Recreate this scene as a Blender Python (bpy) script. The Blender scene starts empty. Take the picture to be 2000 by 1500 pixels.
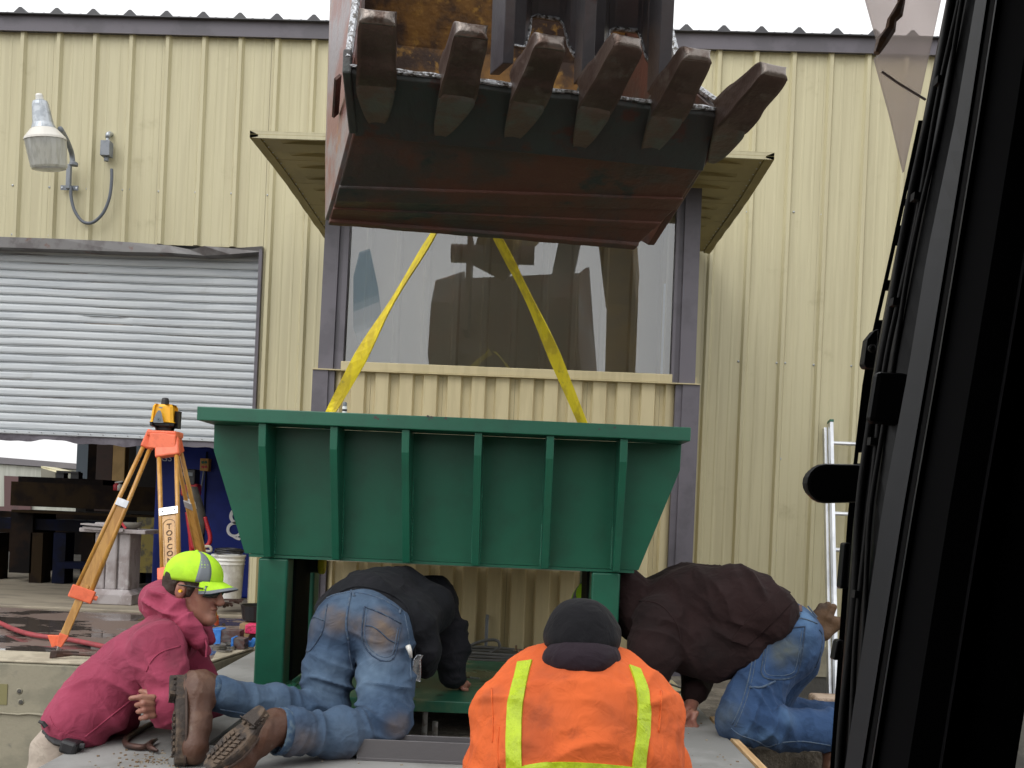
import bpy, bmesh, math, random
import numpy as np
from mathutils import Vector, Matrix
from mathutils.bvhtree import BVHTree
random.seed(7); rng = np.random.RandomState(3)
S = bpy.context.scene; COL = S.collection
# ------------------------------------------------------------ camera
F = 1900.0; ROLL = math.radians(2.45); EYE = Vector((0, 0, 2.0))
cd = bpy.data.cameras.new('camera'); cam = bpy.data.objects.new('camera', cd); COL.objects.link(cam)
cd.sensor_width = 36; cd.lens = 36*F/2000; cd.shift_y = 0.125; cd.clip_start = 0.05; cd.clip_end = 2000
Rv = Vector((math.cos(ROLL), 0, math.sin(ROLL))); Uv = Vector((-math.sin(ROLL), 0, math.cos(ROLL)))
cam.matrix_world = Matrix(((Rv.x, Uv.x, 0, 0), (Rv.y, Uv.y, -1, 0), (Rv.z, Uv.z, 0, 2.0), (0, 0, 0, 1)))
S.camera = cam
def ray(px, py): return Rv*((px-1000)/F) + Uv*((1000-py)/F) + Vector((0, 1, 0))
def P(px, py, Y): return EYE + ray(px, py)*Y
def Pz(px, py, z):
    r = ray(px, py); return EYE + r*((z-2.0)/r.z)
# ------------------------------------------------------------ light: overcast day
w = bpy.data.worlds.new('World'); S.world = w; w.use_nodes = True
nt = w.node_tree; nt.nodes.clear()
sky = nt.nodes.new('ShaderNodeTexSky'); sky.sky_type = 'NISHITA'; sky.sun_disc = False
sky.sun_elevation = math.radians(52); sky.sun_rotation = math.radians(215); sky.dust_density = 4; sky.air_density = 1
hs = nt.nodes.new('ShaderNodeHueSaturation'); hs.inputs['Saturation'].default_value = 0.10; hs.inputs['Value'].default_value = 1.9
bg = nt.nodes.new('ShaderNodeBackground'); bg.inputs['Strength'].default_value = 0.15
wo = nt.nodes.new('ShaderNodeOutputWorld')
cl = nt.nodes.new('ShaderNodeMix'); cl.data_type = 'RGBA'; cl.inputs[0].default_value = .75; cl.inputs[7].default_value = (3.25, 3.35, 3.5, 1)   # even cloud layer
nt.links.new(sky.outputs[0], cl.inputs[6]); nt.links.new(cl.outputs[2], hs.inputs['Color']); nt.links.new(hs.outputs[0], bg.inputs['Color']); nt.links.new(bg.outputs[0], wo.inputs[0])
sl = bpy.data.lights.new('sun', 'SUN'); sun = bpy.data.objects.new('sun', sl); COL.objects.link(sun)
sl.energy = 0.5; sl.angle = math.radians(40); sl.color = (1, .97, .93)
az = math.radians(215)   # from behind-left of the camera
sd = Vector((math.sin(az)*math.cos(math.radians(52)), math.cos(az)*math.cos(math.radians(52)), math.sin(math.radians(52))))
sun.rotation_euler = sd.to_track_quat('Z', 'Y').to_euler()
S.view_settings.view_transform = 'Standard'; S.view_settings.look = 'None'
S.view_settings.gamma = 1; S.view_settings.exposure = 0.42; S.view_settings.use_curve_mapping = False
# ------------------------------------------------------------ materials
def mat(name, col, rough=.6, metal=0, c2=None, vs=3, vlo=.45, vhi=.6, st=(1, 1, 1), bump=0, bs=60, bst=(1, 1, 1), c3=None, s3=8, lo3=.6, hi3=.68, spec=.5, r2=None, coat=0, det=5, bd=.01):
    m = bpy.data.materials.new(name); m.use_nodes = True; n = m.node_tree.nodes; L = m.node_tree.links
    b = n['Principled BSDF']; b.inputs['Base Color'].default_value = (*col, 1); b.inputs['Roughness'].default_value = rough
    b.inputs['Metallic'].default_value = metal; b.inputs['Specular IOR Level'].default_value = spec
    b.inputs['Coat Weight'].default_value = coat
    tc = n.new('ShaderNodeTexCoord')
    def noise(scale, stretch, detail, lo, hi, off=0):
        mp = n.new('ShaderNodeMapping'); mp.inputs['Scale'].default_value = stretch; mp.inputs['Location'].default_value = (off, off*.7, off*1.3)
        L.new(tc.outputs['Object'], mp.inputs[0])
        nz = n.new('ShaderNodeTexNoise'); nz.inputs['Scale'].default_value = scale; nz.inputs['Detail'].default_value = detail; nz.inputs['Roughness'].default_value = .6
        L.new(mp.outputs[0], nz.inputs[0])
        if lo is None: return nz.outputs[0]
        mr = n.new('ShaderNodeMapRange'); mr.inputs[1].default_value = lo; mr.inputs[2].default_value = hi; mr.interpolation_type = 'SMOOTHSTEP'
        L.new(nz.outputs[0], mr.inputs[0]); return mr.outputs[0]
    cur = None
    if c2:
        f = noise(vs, st, det, vlo, vhi)
        mx = n.new('ShaderNodeMix'); mx.data_type = 'RGBA'; L.new(f, mx.inputs[0]); mx.inputs[6].default_value = (*col, 1); mx.inputs[7].default_value = (*c2, 1)
        cur = mx.outputs[2]
        if r2 is not None:
            mr = n.new('ShaderNodeMapRange'); mr.inputs[3].default_value = rough; mr.inputs[4].default_value = r2
            L.new(f, mr.inputs[0]); L.new(mr.outputs[0], b.inputs['Roughness'])
    if c3:
        f = noise(s3, (1, 1, 1), 6, lo3, hi3, 3.7)
        mx = n.new('ShaderNodeMix'); mx.data_type = 'RGBA'; L.new(f, mx.inputs[0])
        if cur: L.new(cur, mx.inputs[6])
        else: mx.inputs[6].default_value = (*col, 1)
        mx.inputs[7].default_value = (*c3, 1); cur = mx.outputs[2]
    if cur: L.new(cur, b.inputs['Base Color'])
    if bump:
        f = noise(bs, bst, 4, None, None, 1.1)
        bp = n.new('ShaderNodeBump'); bp.inputs['Strength'].default_value = bump; bp.inputs['Distance'].default_value = bd
        L.new(f, bp.inputs['Height']); L.new(bp.outputs[0], b.inputs['Normal'])
    return m
TAN = mat('tan_siding', (.50, .46, .295), .5, c2=(.45, .41, .26), vs=2.2, vlo=.4, vhi=.65, st=(9, 9, .35), c3=(.37, .33, .20), s3=3, lo3=.6, hi3=.8, bump=.05, bs=4)
TANB = mat('tan_booth_siding', (.53, .455, .27), .5, c2=(.48, .41, .24), vs=3, st=(6, 6, .5), bump=.04, bs=5)
TRIM = mat('dark_trim', (.115, .105, .125), .45, c2=(.09, .083, .098), vs=4, st=(1, 1, 1), bump=.05, bs=8)
ROOF = mat('dark_roof', (.05, .05, .058), .5, c2=(.065, .065, .07))
SLAT = mat('galvanised_slat', (.46, .49, .51), .5, .1, c2=(.40, .43, .455), vs=2.5, st=(.6, 4, 8), c3=(.33, .34, .335), s3=3.5, lo3=.62, hi3=.8, bump=.06, bs=7, bst=(.7, 1, 1))
GROOVE = mat('groove_dirt', (.16, .14, .13), .7, c2=(.24, .22, .20), vs=6)
CONC = mat('concrete', (.27, .27, .26), .85, c2=(.21, .21, .20), vs=2.5, c3=(.26, .25, .225), s3=14, lo3=.6, hi3=.75, bump=.25, bs=45, bd=.006)
CONCW = mat('weathered_concrete', (.30, .275, .205), .9, c2=(.235, .22, .165), vs=3, st=(1, 1, 1.6), c3=(.18, .17, .14), s3=9, lo3=.58, hi3=.75, bump=.35, bs=30, bd=.008)
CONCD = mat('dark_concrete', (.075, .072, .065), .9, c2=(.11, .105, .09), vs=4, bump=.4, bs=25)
FLOORI = mat('shop_floor', (.30, .26, .195), .75, c2=(.22, .19, .145), vs=2, st=(1, 2.5, 1), bump=.15, bs=30)
WET = mat('wet_floor', (.17, .125, .105), .5, c2=(.075, .062, .055), vs=1.7, vlo=.5, vhi=.54, st=(1, 1.6, 1), r2=.04, bump=.02, bs=9)
SOIL = mat('soil', (.11, .095, .075), .95, c2=(.19, .165, .13), vs=5, c3=(.3, .27, .22), s3=30, lo3=.62, hi3=.7, bump=.8, bs=25, bd=.03)
GREEN = mat('green_paint', (.009, .108, .062), .4, c2=(.010, .09, .053), vs=7, vlo=.4, vhi=.7, bump=.10, bs=160, bd=.002, c3=(.014, .11, .065), s3=30, lo3=.55, hi3=.8)
WELD = mat('green_weld', (.02, .15, .09), .25, bump=.6, bs=120)
GREENP = mat('green_worn_plate', (.018, .11, .065), .4, c2=(.12, .15, .08), vs=2.2, vlo=.48, vhi=.62, c3=(.05, .06, .04), s3=11, lo3=.66, hi3=.7, r2=.25, bump=.08, bs=40)
RUST = mat('rusty_steel', (.125, .052, .036), .55, .1, c2=(.075, .056, .050), vs=3, vlo=.42, vhi=.62, c3=(.040, .045, .044), s3=5, lo3=.58, hi3=.7, bump=.5, bs=28, r2=.4, bd=.008)
RUSTR = mat('red_worn_side', (.24, .105, .085), .42, .2, c2=(.26, .23, .24), vs=2.4, vlo=.45, vhi=.58, c3=(.30, .13, .055), s3=4, lo3=.56, hi3=.66, bump=.3, bs=35)
RUSTY = mat('ochre_rust_inside', (.20, .095, .018), .75, c2=(.04, .02, .012), vs=4, vlo=.42, vhi=.58, c3=(.30, .16, .03), s3=16, lo3=.56, hi3=.68, bump=.5, bs=30)
TOOTH = mat('tooth_steel', (.12, .085, .07), .45, .45, c2=(.085, .055, .045), vs=6, c3=(.17, .145, .125), s3=10, lo3=.55, hi3=.7, bump=.6, bs=26, bd=.008)
ADAPT = mat('adapter_steel', (.13, .095, .075), .6, .15, c2=(.12, .13, .115), vs=8, vlo=.42, vhi=.6, bump=.6, bs=40)
LIP = mat('lip_plate', (.055, .050, .050), .5, .15, c2=(.052, .062, .060), vs=4, vlo=.4, vhi=.6, c3=(.09, .035, .028), s3=6, lo3=.56, hi3=.66, bump=.4, bs=35, bst=(1, .3, 1))
BRIGHT = mat('bright_worn_edge', (.55, .57, .6), .3, .9, c2=(.12, .11, .1), vs=60, bump=.8, bs=90)
THUMB = mat('thumb_steel', (.20, .20, .22), .4, .4, c2=(.16, .155, .175), vs=4, c3=(.16, .06, .055), s3=5, lo3=.6, hi3=.72, bump=.25, bs=30)
BLACKP = mat('black_cab_paint', (.008, .008, .009), .42, bump=.06, bs=40, spec=.25)
BLACKM = mat('black_matte', (.005, .005, .006), .8, spec=.1)
SKYSHEEN = mat('cab_face_sky_highlight', (.020, .022, .030), .5, c2=(.015, .017, .023), vs=6, spec=.5)
RUBBER = mat('rubber', (.010, .010, .011), .7, bump=.1, bs=50)
YEL = mat('yellow_sling', (.78, .62, .015), .7, c2=(.58, .44, .02), vs=14, st=(1, 1, .4), c3=(.30, .24, .05), s3=18, lo3=.62, hi3=.75, bump=.6, bs=220, bst=(1, 1, .3), bd=.003)
ORANGEP = mat('orange_tripod_paint', (.82, .16, .065), .42, c2=(.72, .13, .05), vs=20, c3=(.62, .58, .55), s3=26, lo3=.68, hi3=.70)
WOODT = mat('varnished_tripod_wood', (.52, .27, .055), .32, c2=(.42, .20, .035), vs=6, st=(6, 6, .5), bump=.05, bs=20, coat=.3)
YINST = mat('instrument_yellow', (.92, .48, .015), .4)
BLK = mat('black_plastic', (.015, .015, .017), .45, bump=.05, bs=60)
GREYP = mat('grey_plastic', (.16, .18, .2), .4)
GALV = mat('galvanised', (.50, .53, .56), .35, .7, c2=(.36, .39, .42), vs=18, bump=.05, bs=30)
ALU = mat('aluminium', (.72, .74, .77), .28, .8, c2=(.58, .6, .63), vs=10, st=(1, 1, .3))
GREYC = mat('grey_conduit', (.17, .19, .215), .5, c2=(.22, .24, .27), vs=12)
WHITE = mat('white_plastic', (.72, .72, .69), .45, c2=(.55, .54, .5), vs=6, c3=(.4, .38, .34), s3=9, lo3=.62, hi3=.74)
WHITEP = mat('white_paint', (.8, .8, .8), .4)
DARKST = mat('dark_machine_steel', (.007, .006, .006), .9, c2=(.016, .010, .007), vs=3, bump=.3, bs=20, spec=.1)
BROWNST = mat('brown_beam_steel', (.022, .014, .007), .9, c2=(.010, .007, .006), vs=3, bump=.3, bs=20, spec=.1)
NAVY = mat('navy_machine_paint', (.004, .006, .020), .8, c2=(.005, .005, .008), vs=4, spec=.1)
BLUE = mat('blue_container_paint', (.008, .022, .19), .45, c2=(.006, .015, .13), vs=2, spec=.2, bump=.1, bs=6)
YELP = mat('yellow_machine_paint', (.20, .15, .012), .5, c2=(.06, .05, .02), vs=9, vlo=.5, vhi=.62)
RUSTC = mat('rust_column', (.06, .036, .03), .8, c2=(.05, .035, .03), vs=6, bump=.3, bs=20)
TANP = mat('tan_post', (.42, .26, .09), .6, c2=(.34, .21, .07), vs=4)
BLGR = mat('blue_grey_column', (.17, .22, .27), .5)
CREAM = mat('cream_far_siding', (.42, .43, .38), .6, c2=(.36, .37, .32), vs=1, st=(8, 8, .5))
MAROON = mat('maroon_door', (.10, .05, .05), .6)
PEDW = mat('whitewashed_pedestal', (.36, .33, .33), .85, c2=(.26, .225, .22), vs=7, st=(1, 1, .6), c3=(.45, .43, .43), s3=12, bump=.35, bs=35)
RED = mat('red_plastic', (.42, .02, .03), .4)
REDH = mat('red_hose', (.33, .05, .06), .5, c2=(.25, .045, .05), vs=20)
PINKM = mat('pink_mesh', (.8, .04, .16), .6, c2=(.45, .03, .08), vs=70)
BTAPE = mat('blue_tape', (.03, .19, .62), .5, c2=(.05, .25, .7), vs=30)
SHIM = mat('brown_shim_steel', (.12, .065, .06), .6, .2, c2=(.16, .14, .14), vs=25)
STEEL = mat('bare_steel', (.42, .41, .39), .35, .85, c2=(.25, .23, .2), vs=20, bump=.2, bs=60)
CHAN = mat('grey_channel_steel', (.13, .125, .13), .5, .4, c2=(.20, .11, .07), vs=7, vlo=.62, vhi=.7, bump=.15, bs=30)
GREYB = mat('grey_cloth_bag', (.18, .165, .14), .9, c2=(.12, .11, .10), vs=5, bump=.4, bs=18)
PINE = mat('pine_board', (.62, .42, .22), .7, c2=(.48, .30, .14), vs=8, st=(5, .4, 5), bump=.1, bs=20)
CABLE = mat('grey_cable', (.14, .14, .135), .6)
DEB = mat('debris', (.16, .10, .05), .9, c2=(.3, .26, .2), vs=25, bump=.8, bs=40)
BARM = mat('rusty_bar', (.085, .045, .035), .5, .5, c2=(.06, .04, .035), vs=14, bump=.4, bs=40)
CARD = mat('cardboard', (.38, .25, .13), .8, c2=(.3, .2, .1), vs=12)
BRICKM = mat('red_brick', (.34, .12, .07), .9, c2=(.25, .10, .06), vs=14, bump=.5, bs=40)
BLOCKM = mat('pale_block', (.45, .35, .27), .95, c2=(.28, .2, .15), vs=9, bump=.8, bs=30, bd=.02)
LINK = mat('light_text_paint', (.45, .5, .6), .5)
TXTD = mat('engraved_dark', (.10, .05, .02), .7)
def glassmat(name, tint, ior, alpha_tint=1.0, rough=0.0):
    m = bpy.data.materials.new(name); m.use_nodes = True; n = m.node_tree.nodes; L = m.node_tree.links; n.clear()
    o = n.new('ShaderNodeOutputMaterial'); t = n.new('ShaderNodeBsdfTransparent'); t.inputs[0].default_value = (*tint, 1)
    g = n.new('ShaderNodeBsdfGlossy'); g.inputs['Roughness'].default_value = rough; fr = n.new('ShaderNodeFresnel'); fr.inputs[0].default_value = ior
    mx = n.new('ShaderNodeMixShader'); L.new(fr.outputs[0], mx.inputs[0]); L.new(t.outputs[0], mx.inputs[1]); L.new(g.outputs[0], mx.inputs[2]); L.new(mx.outputs[0], o.inputs[0])
    return m
GLASS = glassmat('window_glass', (.88, .90, .91), 2.0)
# ------------------------------------------------------------ object helpers
def tag(o, label=None, cat=None, group=None, kind=None):
    if label: o['label'] = label
    if cat: o['category'] = cat
    if group: o['group'] = group
    if kind: o['kind'] = kind
    return o
def thing(name, label, cat, loc=(0, 0, 0), group=None):
    o = bpy.data.objects.new(name, None); COL.objects.link(o); o.location = loc; o.empty_display_size = .1
    bpy.context.view_layer.update()
    return tag(o, label, cat, group)
def setpar(o, parent):
    if parent is not None:
        o.parent = parent; M = parent.matrix_world if parent.type == 'EMPTY' else WORLD_OF.get(parent.name, Matrix())
        o.matrix_parent_inverse = M.inverted()
WORLD_OF = {}
def link(name, me, m, parent=None, smooth=False, bevel=0, seg=2, solid=0, subs=0, kind=None):
    o = bpy.data.objects.new(name, me); COL.objects.link(o)
    if m is not None and not me.materials: me.materials.append(m)
    if smooth:
        for p in me.polygons: p.use_smooth = True
    setpar(o, parent)
    if solid: md = o.modifiers.new('s', 'SOLIDIFY'); md.thickness = solid; md.offset = 0
    if bevel: md = o.modifiers.new('b', 'BEVEL'); md.width = bevel; md.segments = seg; md.limit_method = 'ANGLE'; md.angle_limit = .6
    if subs: md = o.modifiers.new('u', 'SUBSURF'); md.levels = subs; md.render_levels = subs
    if kind: o['kind'] = kind
    return o
class MB:
    def __init__(s): s.v = []; s.f = []
    def add(s, vs, fs):
        b = len(s.v); s.v += [tuple(v) for v in vs]; s.f += [tuple(b+i for i in f) for f in fs]; return s
    def box(s, lo, hi):
        x0, y0, z0 = lo; x1, y1, z1 = hi
        return s.add([(x0,y0,z0),(x1,y0,z0),(x1,y1,z0),(x0,y1,z0),(x0,y0,z1),(x1,y0,z1),(x1,y1,z1),(x0,y1,z1)],
                     [(0,3,2,1),(4,5,6,7),(0,1,5,4),(1,2,6,5),(2,3,7,6),(3,0,4,7)])
    def cbox(s, c, d): return s.box([c[i]-d[i]/2 for i in range(3)], [c[i]+d[i]/2 for i in range(3)])
    def loft(s, rings, close=True, caps=True):
        b = len(s.v); n = len(rings[0])
        for r in rings: s.v += [tuple(p) for p in r]
        for i in range(len(rings)-1):
            for j in range(n if close else n-1):
                k = (j+1) % n; s.f.append((b+i*n+j, b+i*n+k, b+(i+1)*n+k, b+(i+1)*n+j))
        if caps and close:
            s.f.append(tuple(b+j for j in range(n-1, -1, -1))); s.f.append(tuple(b+(len(rings)-1)*n+j for j in range(n)))
        return s
    def prism(s, poly, d):       # 3D polygon extruded by vector d
        d = Vector(d); return s.loft([[Vector(p) for p in poly], [Vector(p)+d for p in poly]])
    def tube(s, pts, r, n=8, caps=True):
        pts = [Vector(p) for p in pts]; rs = r if isinstance(r, (list, tuple)) else [r]*len(pts); rings = []; up = None
        for i, p in enumerate(pts):
            t = (pts[min(i+1, len(pts)-1)]-pts[max(i-1, 0)]).normalized()
            if up is None: up = t.orthogonal().normalized()
            up = (up - t*up.dot(t)).normalized(); sd_ = t.cross(up)
            rings.append([p+up*(rs[i]*math.cos(2*math.pi*k/n))+sd_*(rs[i]*math.sin(2*math.pi*k/n)) for k in range(n)])
        return s.loft(rings, True, caps)
    def lathe(s, c, prof, n=20, axis='Z', M=None):
        rings = []
        for r, h in prof:
            ring = []
            for k in range(n):
                a = 2*math.pi*k/n; p = Vector((r*math.cos(a), r*math.sin(a), h))
                if M is not None: p = M @ p
                ring.append(Vector(c)+p)
            rings.append(ring)
        return s.loft(rings)
    def mesh(s, name='m'):
        me = bpy.data.meshes.new(name); me.from_pydata(s.v, [], s.f); me.validate()
        bm = bmesh.new(); bm.from_mesh(me); bmesh.ops.recalc_face_normals(bm, faces=bm.faces); bm.to_mesh(me); bm.free()
        return me
    def build(s, name, m, parent=None, **k): return link(name, s.mesh(name), m, parent, **k)
def bar(mb, a, b, wd, ht, up=(0, 0, 1)):     # box bar from a to b
    a = Vector(a); b = Vector(b); t = (b-a).normalized(); u = Vector(up); sd_ = t.cross(u).normalized(); u = sd_.cross(t).normalized()
    q = [sd_*(i*wd/2)+u*(j*ht/2) for i, j in ((-1,-1),(1,-1),(1,1),(-1,1))]
    return mb.loft([[a+x for x in q], [b+x for x in q]])
def smoothpath(pts, n=8):
    pts = [Vector(p) for p in pts]; out = []
    for i in range(len(pts)-1):
        p0 = pts[max(i-1,0)]; p1 = pts[i]; p2 = pts[i+1]; p3 = pts[min(i+2, len(pts)-1)]
        for k in range(n):
            t = k/n; out.append(.5*((2*p1)+(p2-p0)*t+(2*p0-5*p1+4*p2-p3)*t*t+(3*p1-p0-3*p2+p3)*t**3))
    return out+[pts[-1]]
def text_mesh(s, size, loc, rot, name, m, parent, extrude=.002, align='CENTER', bold=0):
    c = bpy.data.curves.new(name, 'FONT'); c.body = s; c.size = size; c.extrude = extrude; c.align_x = align; c.align_y = 'CENTER'; c.offset = bold
    o = bpy.data.objects.new('tmp', c); COL.objects.link(o); bpy.context.view_layer.update()
    me = bpy.data.meshes.new_from_object(o.evaluated_get(bpy.context.evaluated_depsgraph_get())); bpy.data.objects.remove(o)
    me.transform(Matrix.Translation(loc) @ rot.to_4x4()); me.materials.clear()
    return link(name, me, m, parent)
# ============================================================ STRUCTURE
TH = math.radians(1.2); UA = Vector((math.cos(TH), -math.sin(TH), 0)); NA = Vector((-math.sin(TH), -math.cos(TH), 0)); WO = Vector((0, 8.05, 0))
def W(u, w_, z): return WO + UA*u + NA*w_ + Vector((0, 0, z))
def Wpx(px, py, w_=0):
    r = ray(px, py); o = WO + NA*w_; t = (o-EYE).dot(NA)/r.dot(NA); p = EYE + r*t
    return (p-WO).dot(UA), p.z
g = MB(); g.add([(-300,-300,0),(300,-300,0),(300,600,0),(-300,600,0)], [(0,1,2,3)]); tag(g.build('ground', SOIL), kind='structure')
# --- apron (wet concrete in front of the shop) with its formed edge wall
A0 = Pz(-700, 1262, 1.05); A1 = Pz(372, 1306, 1.05); A2 = Pz(497, 1266, 1.05); A3 = A2+(A2-A1).normalized()*.15
A0.z = A1.z = A2.z = A3.z = 1.05
poly = [A0, A1, A2, A3, Vector((A3.x, 7.95, 1.05)), Vector((A0.x, 7.95, 1.05))]
b = MB(); b.prism([Vector((p.x, p.y, 0)) for p in poly], (0, 0, 1.04)); apron = tag(b.build('apron_slab', CONCW, bevel=.01), kind='structure')
# wet top sheet set back from the curb
inn = [A0+Vector((0,.36,0)), A1+Vector((.02,.36,0)), Vector((A2.x-.2, A2.y-.05, 0)), Vector((A3.x-.12, 7.93, 0)), Vector((A0.x, 7.93, 0))]
b = MB(); b.add([(p.x, p.y, 1.046) for p in inn], [tuple(range(len(inn)))]); tag(b.build('wet_apron', WET), kind='structure')
# curb cap
cc = [A0, A1, A2, Vector((A2.x-.22, A2.y-.05, 0)), A1+Vector((.02,.33,0)), A0+Vector((0,.33,0))]
b = MB(); b.prism([Vector((p.x, p.y, 1.043)) for p in cc], (0, 0, .014)); CURBM = mat('curb_top', (.47,.42,.32), .9, c2=(.36,.32,.24), vs=9, bump=.4, bs=40, bd=.006)
tag(b.build('curb', CURBM, bevel=.006), kind='structure')
lowb = MB(); d = (A1-A0).normalized(); nrm = Vector((d.y, -d.x, 0))
if nrm.y > 0: nrm = -nrm
for z0, z1, o_ in ((.0, .765, .022),):
    lowb.add([A0+nrm*.0+Vector((0,0,-1.05)), A1+Vector((0,0,-1.05)), A1+nrm*o_+Vector((0,0,-1.05)), A0+nrm*o_+Vector((0,0,-1.05))] +
             [A0+Vector((0,0,z1-1.05)), A1+Vector((0,0,z1-1.05)), A1+nrm*o_+Vector((0,0,z1-1.05)), A0+nrm*o_+Vector((0,0,z1-1.05))],
             [(0,1,2,3),(4,5,6,7),(0,1,5,4),(1,2,6,5),(2,3,7,6),(3,0,4,7)])
tag(lowb.build('footing', CONCW, bevel=.006), kind='structure')
# ragged pour line lip
pts = []
for i in range(60):
    t = i/59; p = A0.lerp(A1, t)+nrm*(.03); p.z = .765+random.uniform(-.006, .008); pts.append(p)
tag(MB().tube(pts, [random.uniform(.004,.014) for _ in pts], 5).build('pour_joint', CONCW), kind='stuff', label=None)
bpy.data.objects['pour_joint'].parent = apron
for px, py in ((38, 1350), (41, 1371)):
    r = ray(px, py); t = (A0-EYE).dot(nrm)/r.dot(nrm); c = EYE+r*t
    q = nrm.to_track_quat('Z', 'Y').to_matrix()
    b = MB(); b.lathe(c, [(.018,.001),(.013,.002),(.009,.0035)], 16, M=q); b.build('form_hole_rim', CONCW, apron, smooth=True)
    b = MB(); b.lathe(c, [(.0125,.0025),(.006,.0045)], 14, M=q); b.build('form_hole', CONCD, apron)
r = ray(4, 1356); t = (A0-EYE).dot(nrm)/r.dot(nrm); c = EYE+r*t
b = MB(); bar(b, c-d*.16, c+d*.03, .008, .115); b.build('steel_plate', mat('olive_plate', (.22,.2,.09), .7), apron)
# --- building slab inside (step up 1.5 cm) and recess floor
b = MB(); b.box((-14, 7.96, .0), (.9, 22, 1.062)); tag(b.build('shop_floor', FLOORI, bevel=.008), kind='structure')
b = MB(); b.box((-1.62, 4.4, .0), (1.6, 8.3, .975)); tag(b.build('fill_ground', SOIL), kind='structure')
# --- foundation slab with a pit
SX0, SX1 = -1.56, .965
b = MB()
for lo, hi in (((SX0,3.0,.0),(SX1,3.68,1.07)), ((SX0,3.68,.0),(-1.12,6.2,1.07)), ((.55,3.68,.0),(SX1,6.2,1.07)), ((-1.12,5.3,.0),(.55,6.2,1.07)), ((-1.12,3.68,.0),(.55,5.3,.55))):
    b.box(lo, hi)
slab = tag(b.build('foundation_slab', CONC), kind='structure')
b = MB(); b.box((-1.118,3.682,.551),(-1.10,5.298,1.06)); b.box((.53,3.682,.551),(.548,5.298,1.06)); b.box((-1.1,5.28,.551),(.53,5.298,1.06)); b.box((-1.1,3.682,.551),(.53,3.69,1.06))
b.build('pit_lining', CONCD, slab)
b = MB(); bar(b, (.99, 2.95, 1.045), (.99, 4.6, 1.045), .03, .06); tag(b.build('form_board', PINE), 'pale pine form board along the right edge of the concrete slab', 'board')
# grey crumbs on slab
b = MB()
for i in range(260):
    if i < 120: c = Pz(random.gauss(300, 35), random.gauss(1482, 10), 1.07)
    else: c = Vector((random.uniform(SX0+.05, SX1-.05), random.uniform(3.1, 3.6), 1.07)) if i < 190 else Vector((random.uniform(.6, .93), random.uniform(3.4, 6.1), 1.07))
    s = random.uniform(.0015, .005); b.cbox((c.x, c.y, 1.07+s*.4), (s*random.uniform(1,2.4), s*1.3, s))
tag(b.build('crumbs', DEB), 'loose crumbs and grit scattered on the concrete slab', 'grit', kind='stuff')
# --- siding
def rib_profile(u0, u1, phase, pitch=.305, h=.031, top=.028, base=.062, minors=True, inv=1):
    pr = [(u0, 0)]; k = math.floor((u0-phase)/pitch)-1
    while phase+k*pitch < u1+pitch:
        c = phase+k*pitch
        seg = [(c-base/2, 0), (c-top/2, h), (c+top/2, h), (c+base/2, 0)]
        if minors:
            for m_ in (.105, .20):
                seg += [(c+m_-.012, 0), (c+m_-.006, .0022), (c+m_+.006, .0022), (c+m_+.012, 0)]
        for s_ in seg:
            if u0 < s_[0] < u1: pr.append((s_[0], s_[1]*inv))
        k += 1
    pr.append((u1, 0)); return pr
def siding(u0, u1, z0, z1, phase, base_w=0, T=W, **k):
    pr = rib_profile(u0, u1, phase, **k); b = MB()
    zs = z1 if callable(z1) else (lambda u: z1); zb = z0 if callable(z0) else (lambda u: z0)
    vs = [T(u, base_w+dd, zb(u)) for u, dd in pr]+[T(u, base_w+dd, zs(u)) for u, dd in pr]+[T(u, base_w-.012, zb(u)) for u, dd in pr]+[T(u, base_w-.012, zs(u)) for u, dd in pr]
    n = len(pr); fs = []
    for i in range(n-1):
        fs += [(i, i+1, n+i+1, n+i), (2*n+i+1, 2*n+i, 3*n+i, 3*n+i+1), (i+1, i, 2*n+i, 2*n+i+1), (n+i, n+i+1, 3*n+i+1, 3*n+i)]
    fs += [(0, n, 3*n, 2*n), (n-1, 3*n-1, 4*n-1, 2*n-1)]
    return b.add(vs, fs)
bld = thing('metal_building', 'tan ribbed metal shop building with dark eave trim and a roll-up door', 'building', W(0, 0, 1.0))
uph, _ = Wpx(472.5, 70); uj, _ = Wpx(511, 560); _, zt0 = Wpx(0, 62); ut1, zt1 = Wpx(1500, 102); ue, _ = Wpx(0, 62)
ztop = lambda u: zt0+(zt1-zt0)*(u-ue)/(ut1-ue)
_, zd = Wpx(511, 484)
uL = Wpx(-260, 400)[0]; uR = Wpx(2400, 700)[0]
u = uj
while u > uL:
    siding(max(u-.915, uL), u-.0015, zd-.005, ztop, uph).build('wall_panel', TAN, bld); u -= .915
u = uj; kk = 0
while u < uR:
    siding(u+.0015, min(u+.915, uR), 1.0, ztop, uph).build('wall_panel', TAN, bld, kind=None); u += .915
# base curb of wall to the right
b = MB(); b.prism([W(uj+.2, -.05, 0), W(uR, -.05, 0), W(uR, .03, 0), W(uj+.2, .03, 0)], (0, 0, .76)); b.build('foundation_wall', CONCD, bld)
b = MB(); b.prism([W(uj+.2, -.05, .762), W(uR, -.05, .762), W(uR, .045, .762), W(uj+.2, .045, .762)], (0, 0, .236)); b.build('foundation_cap', CONCW, bld)
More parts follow.
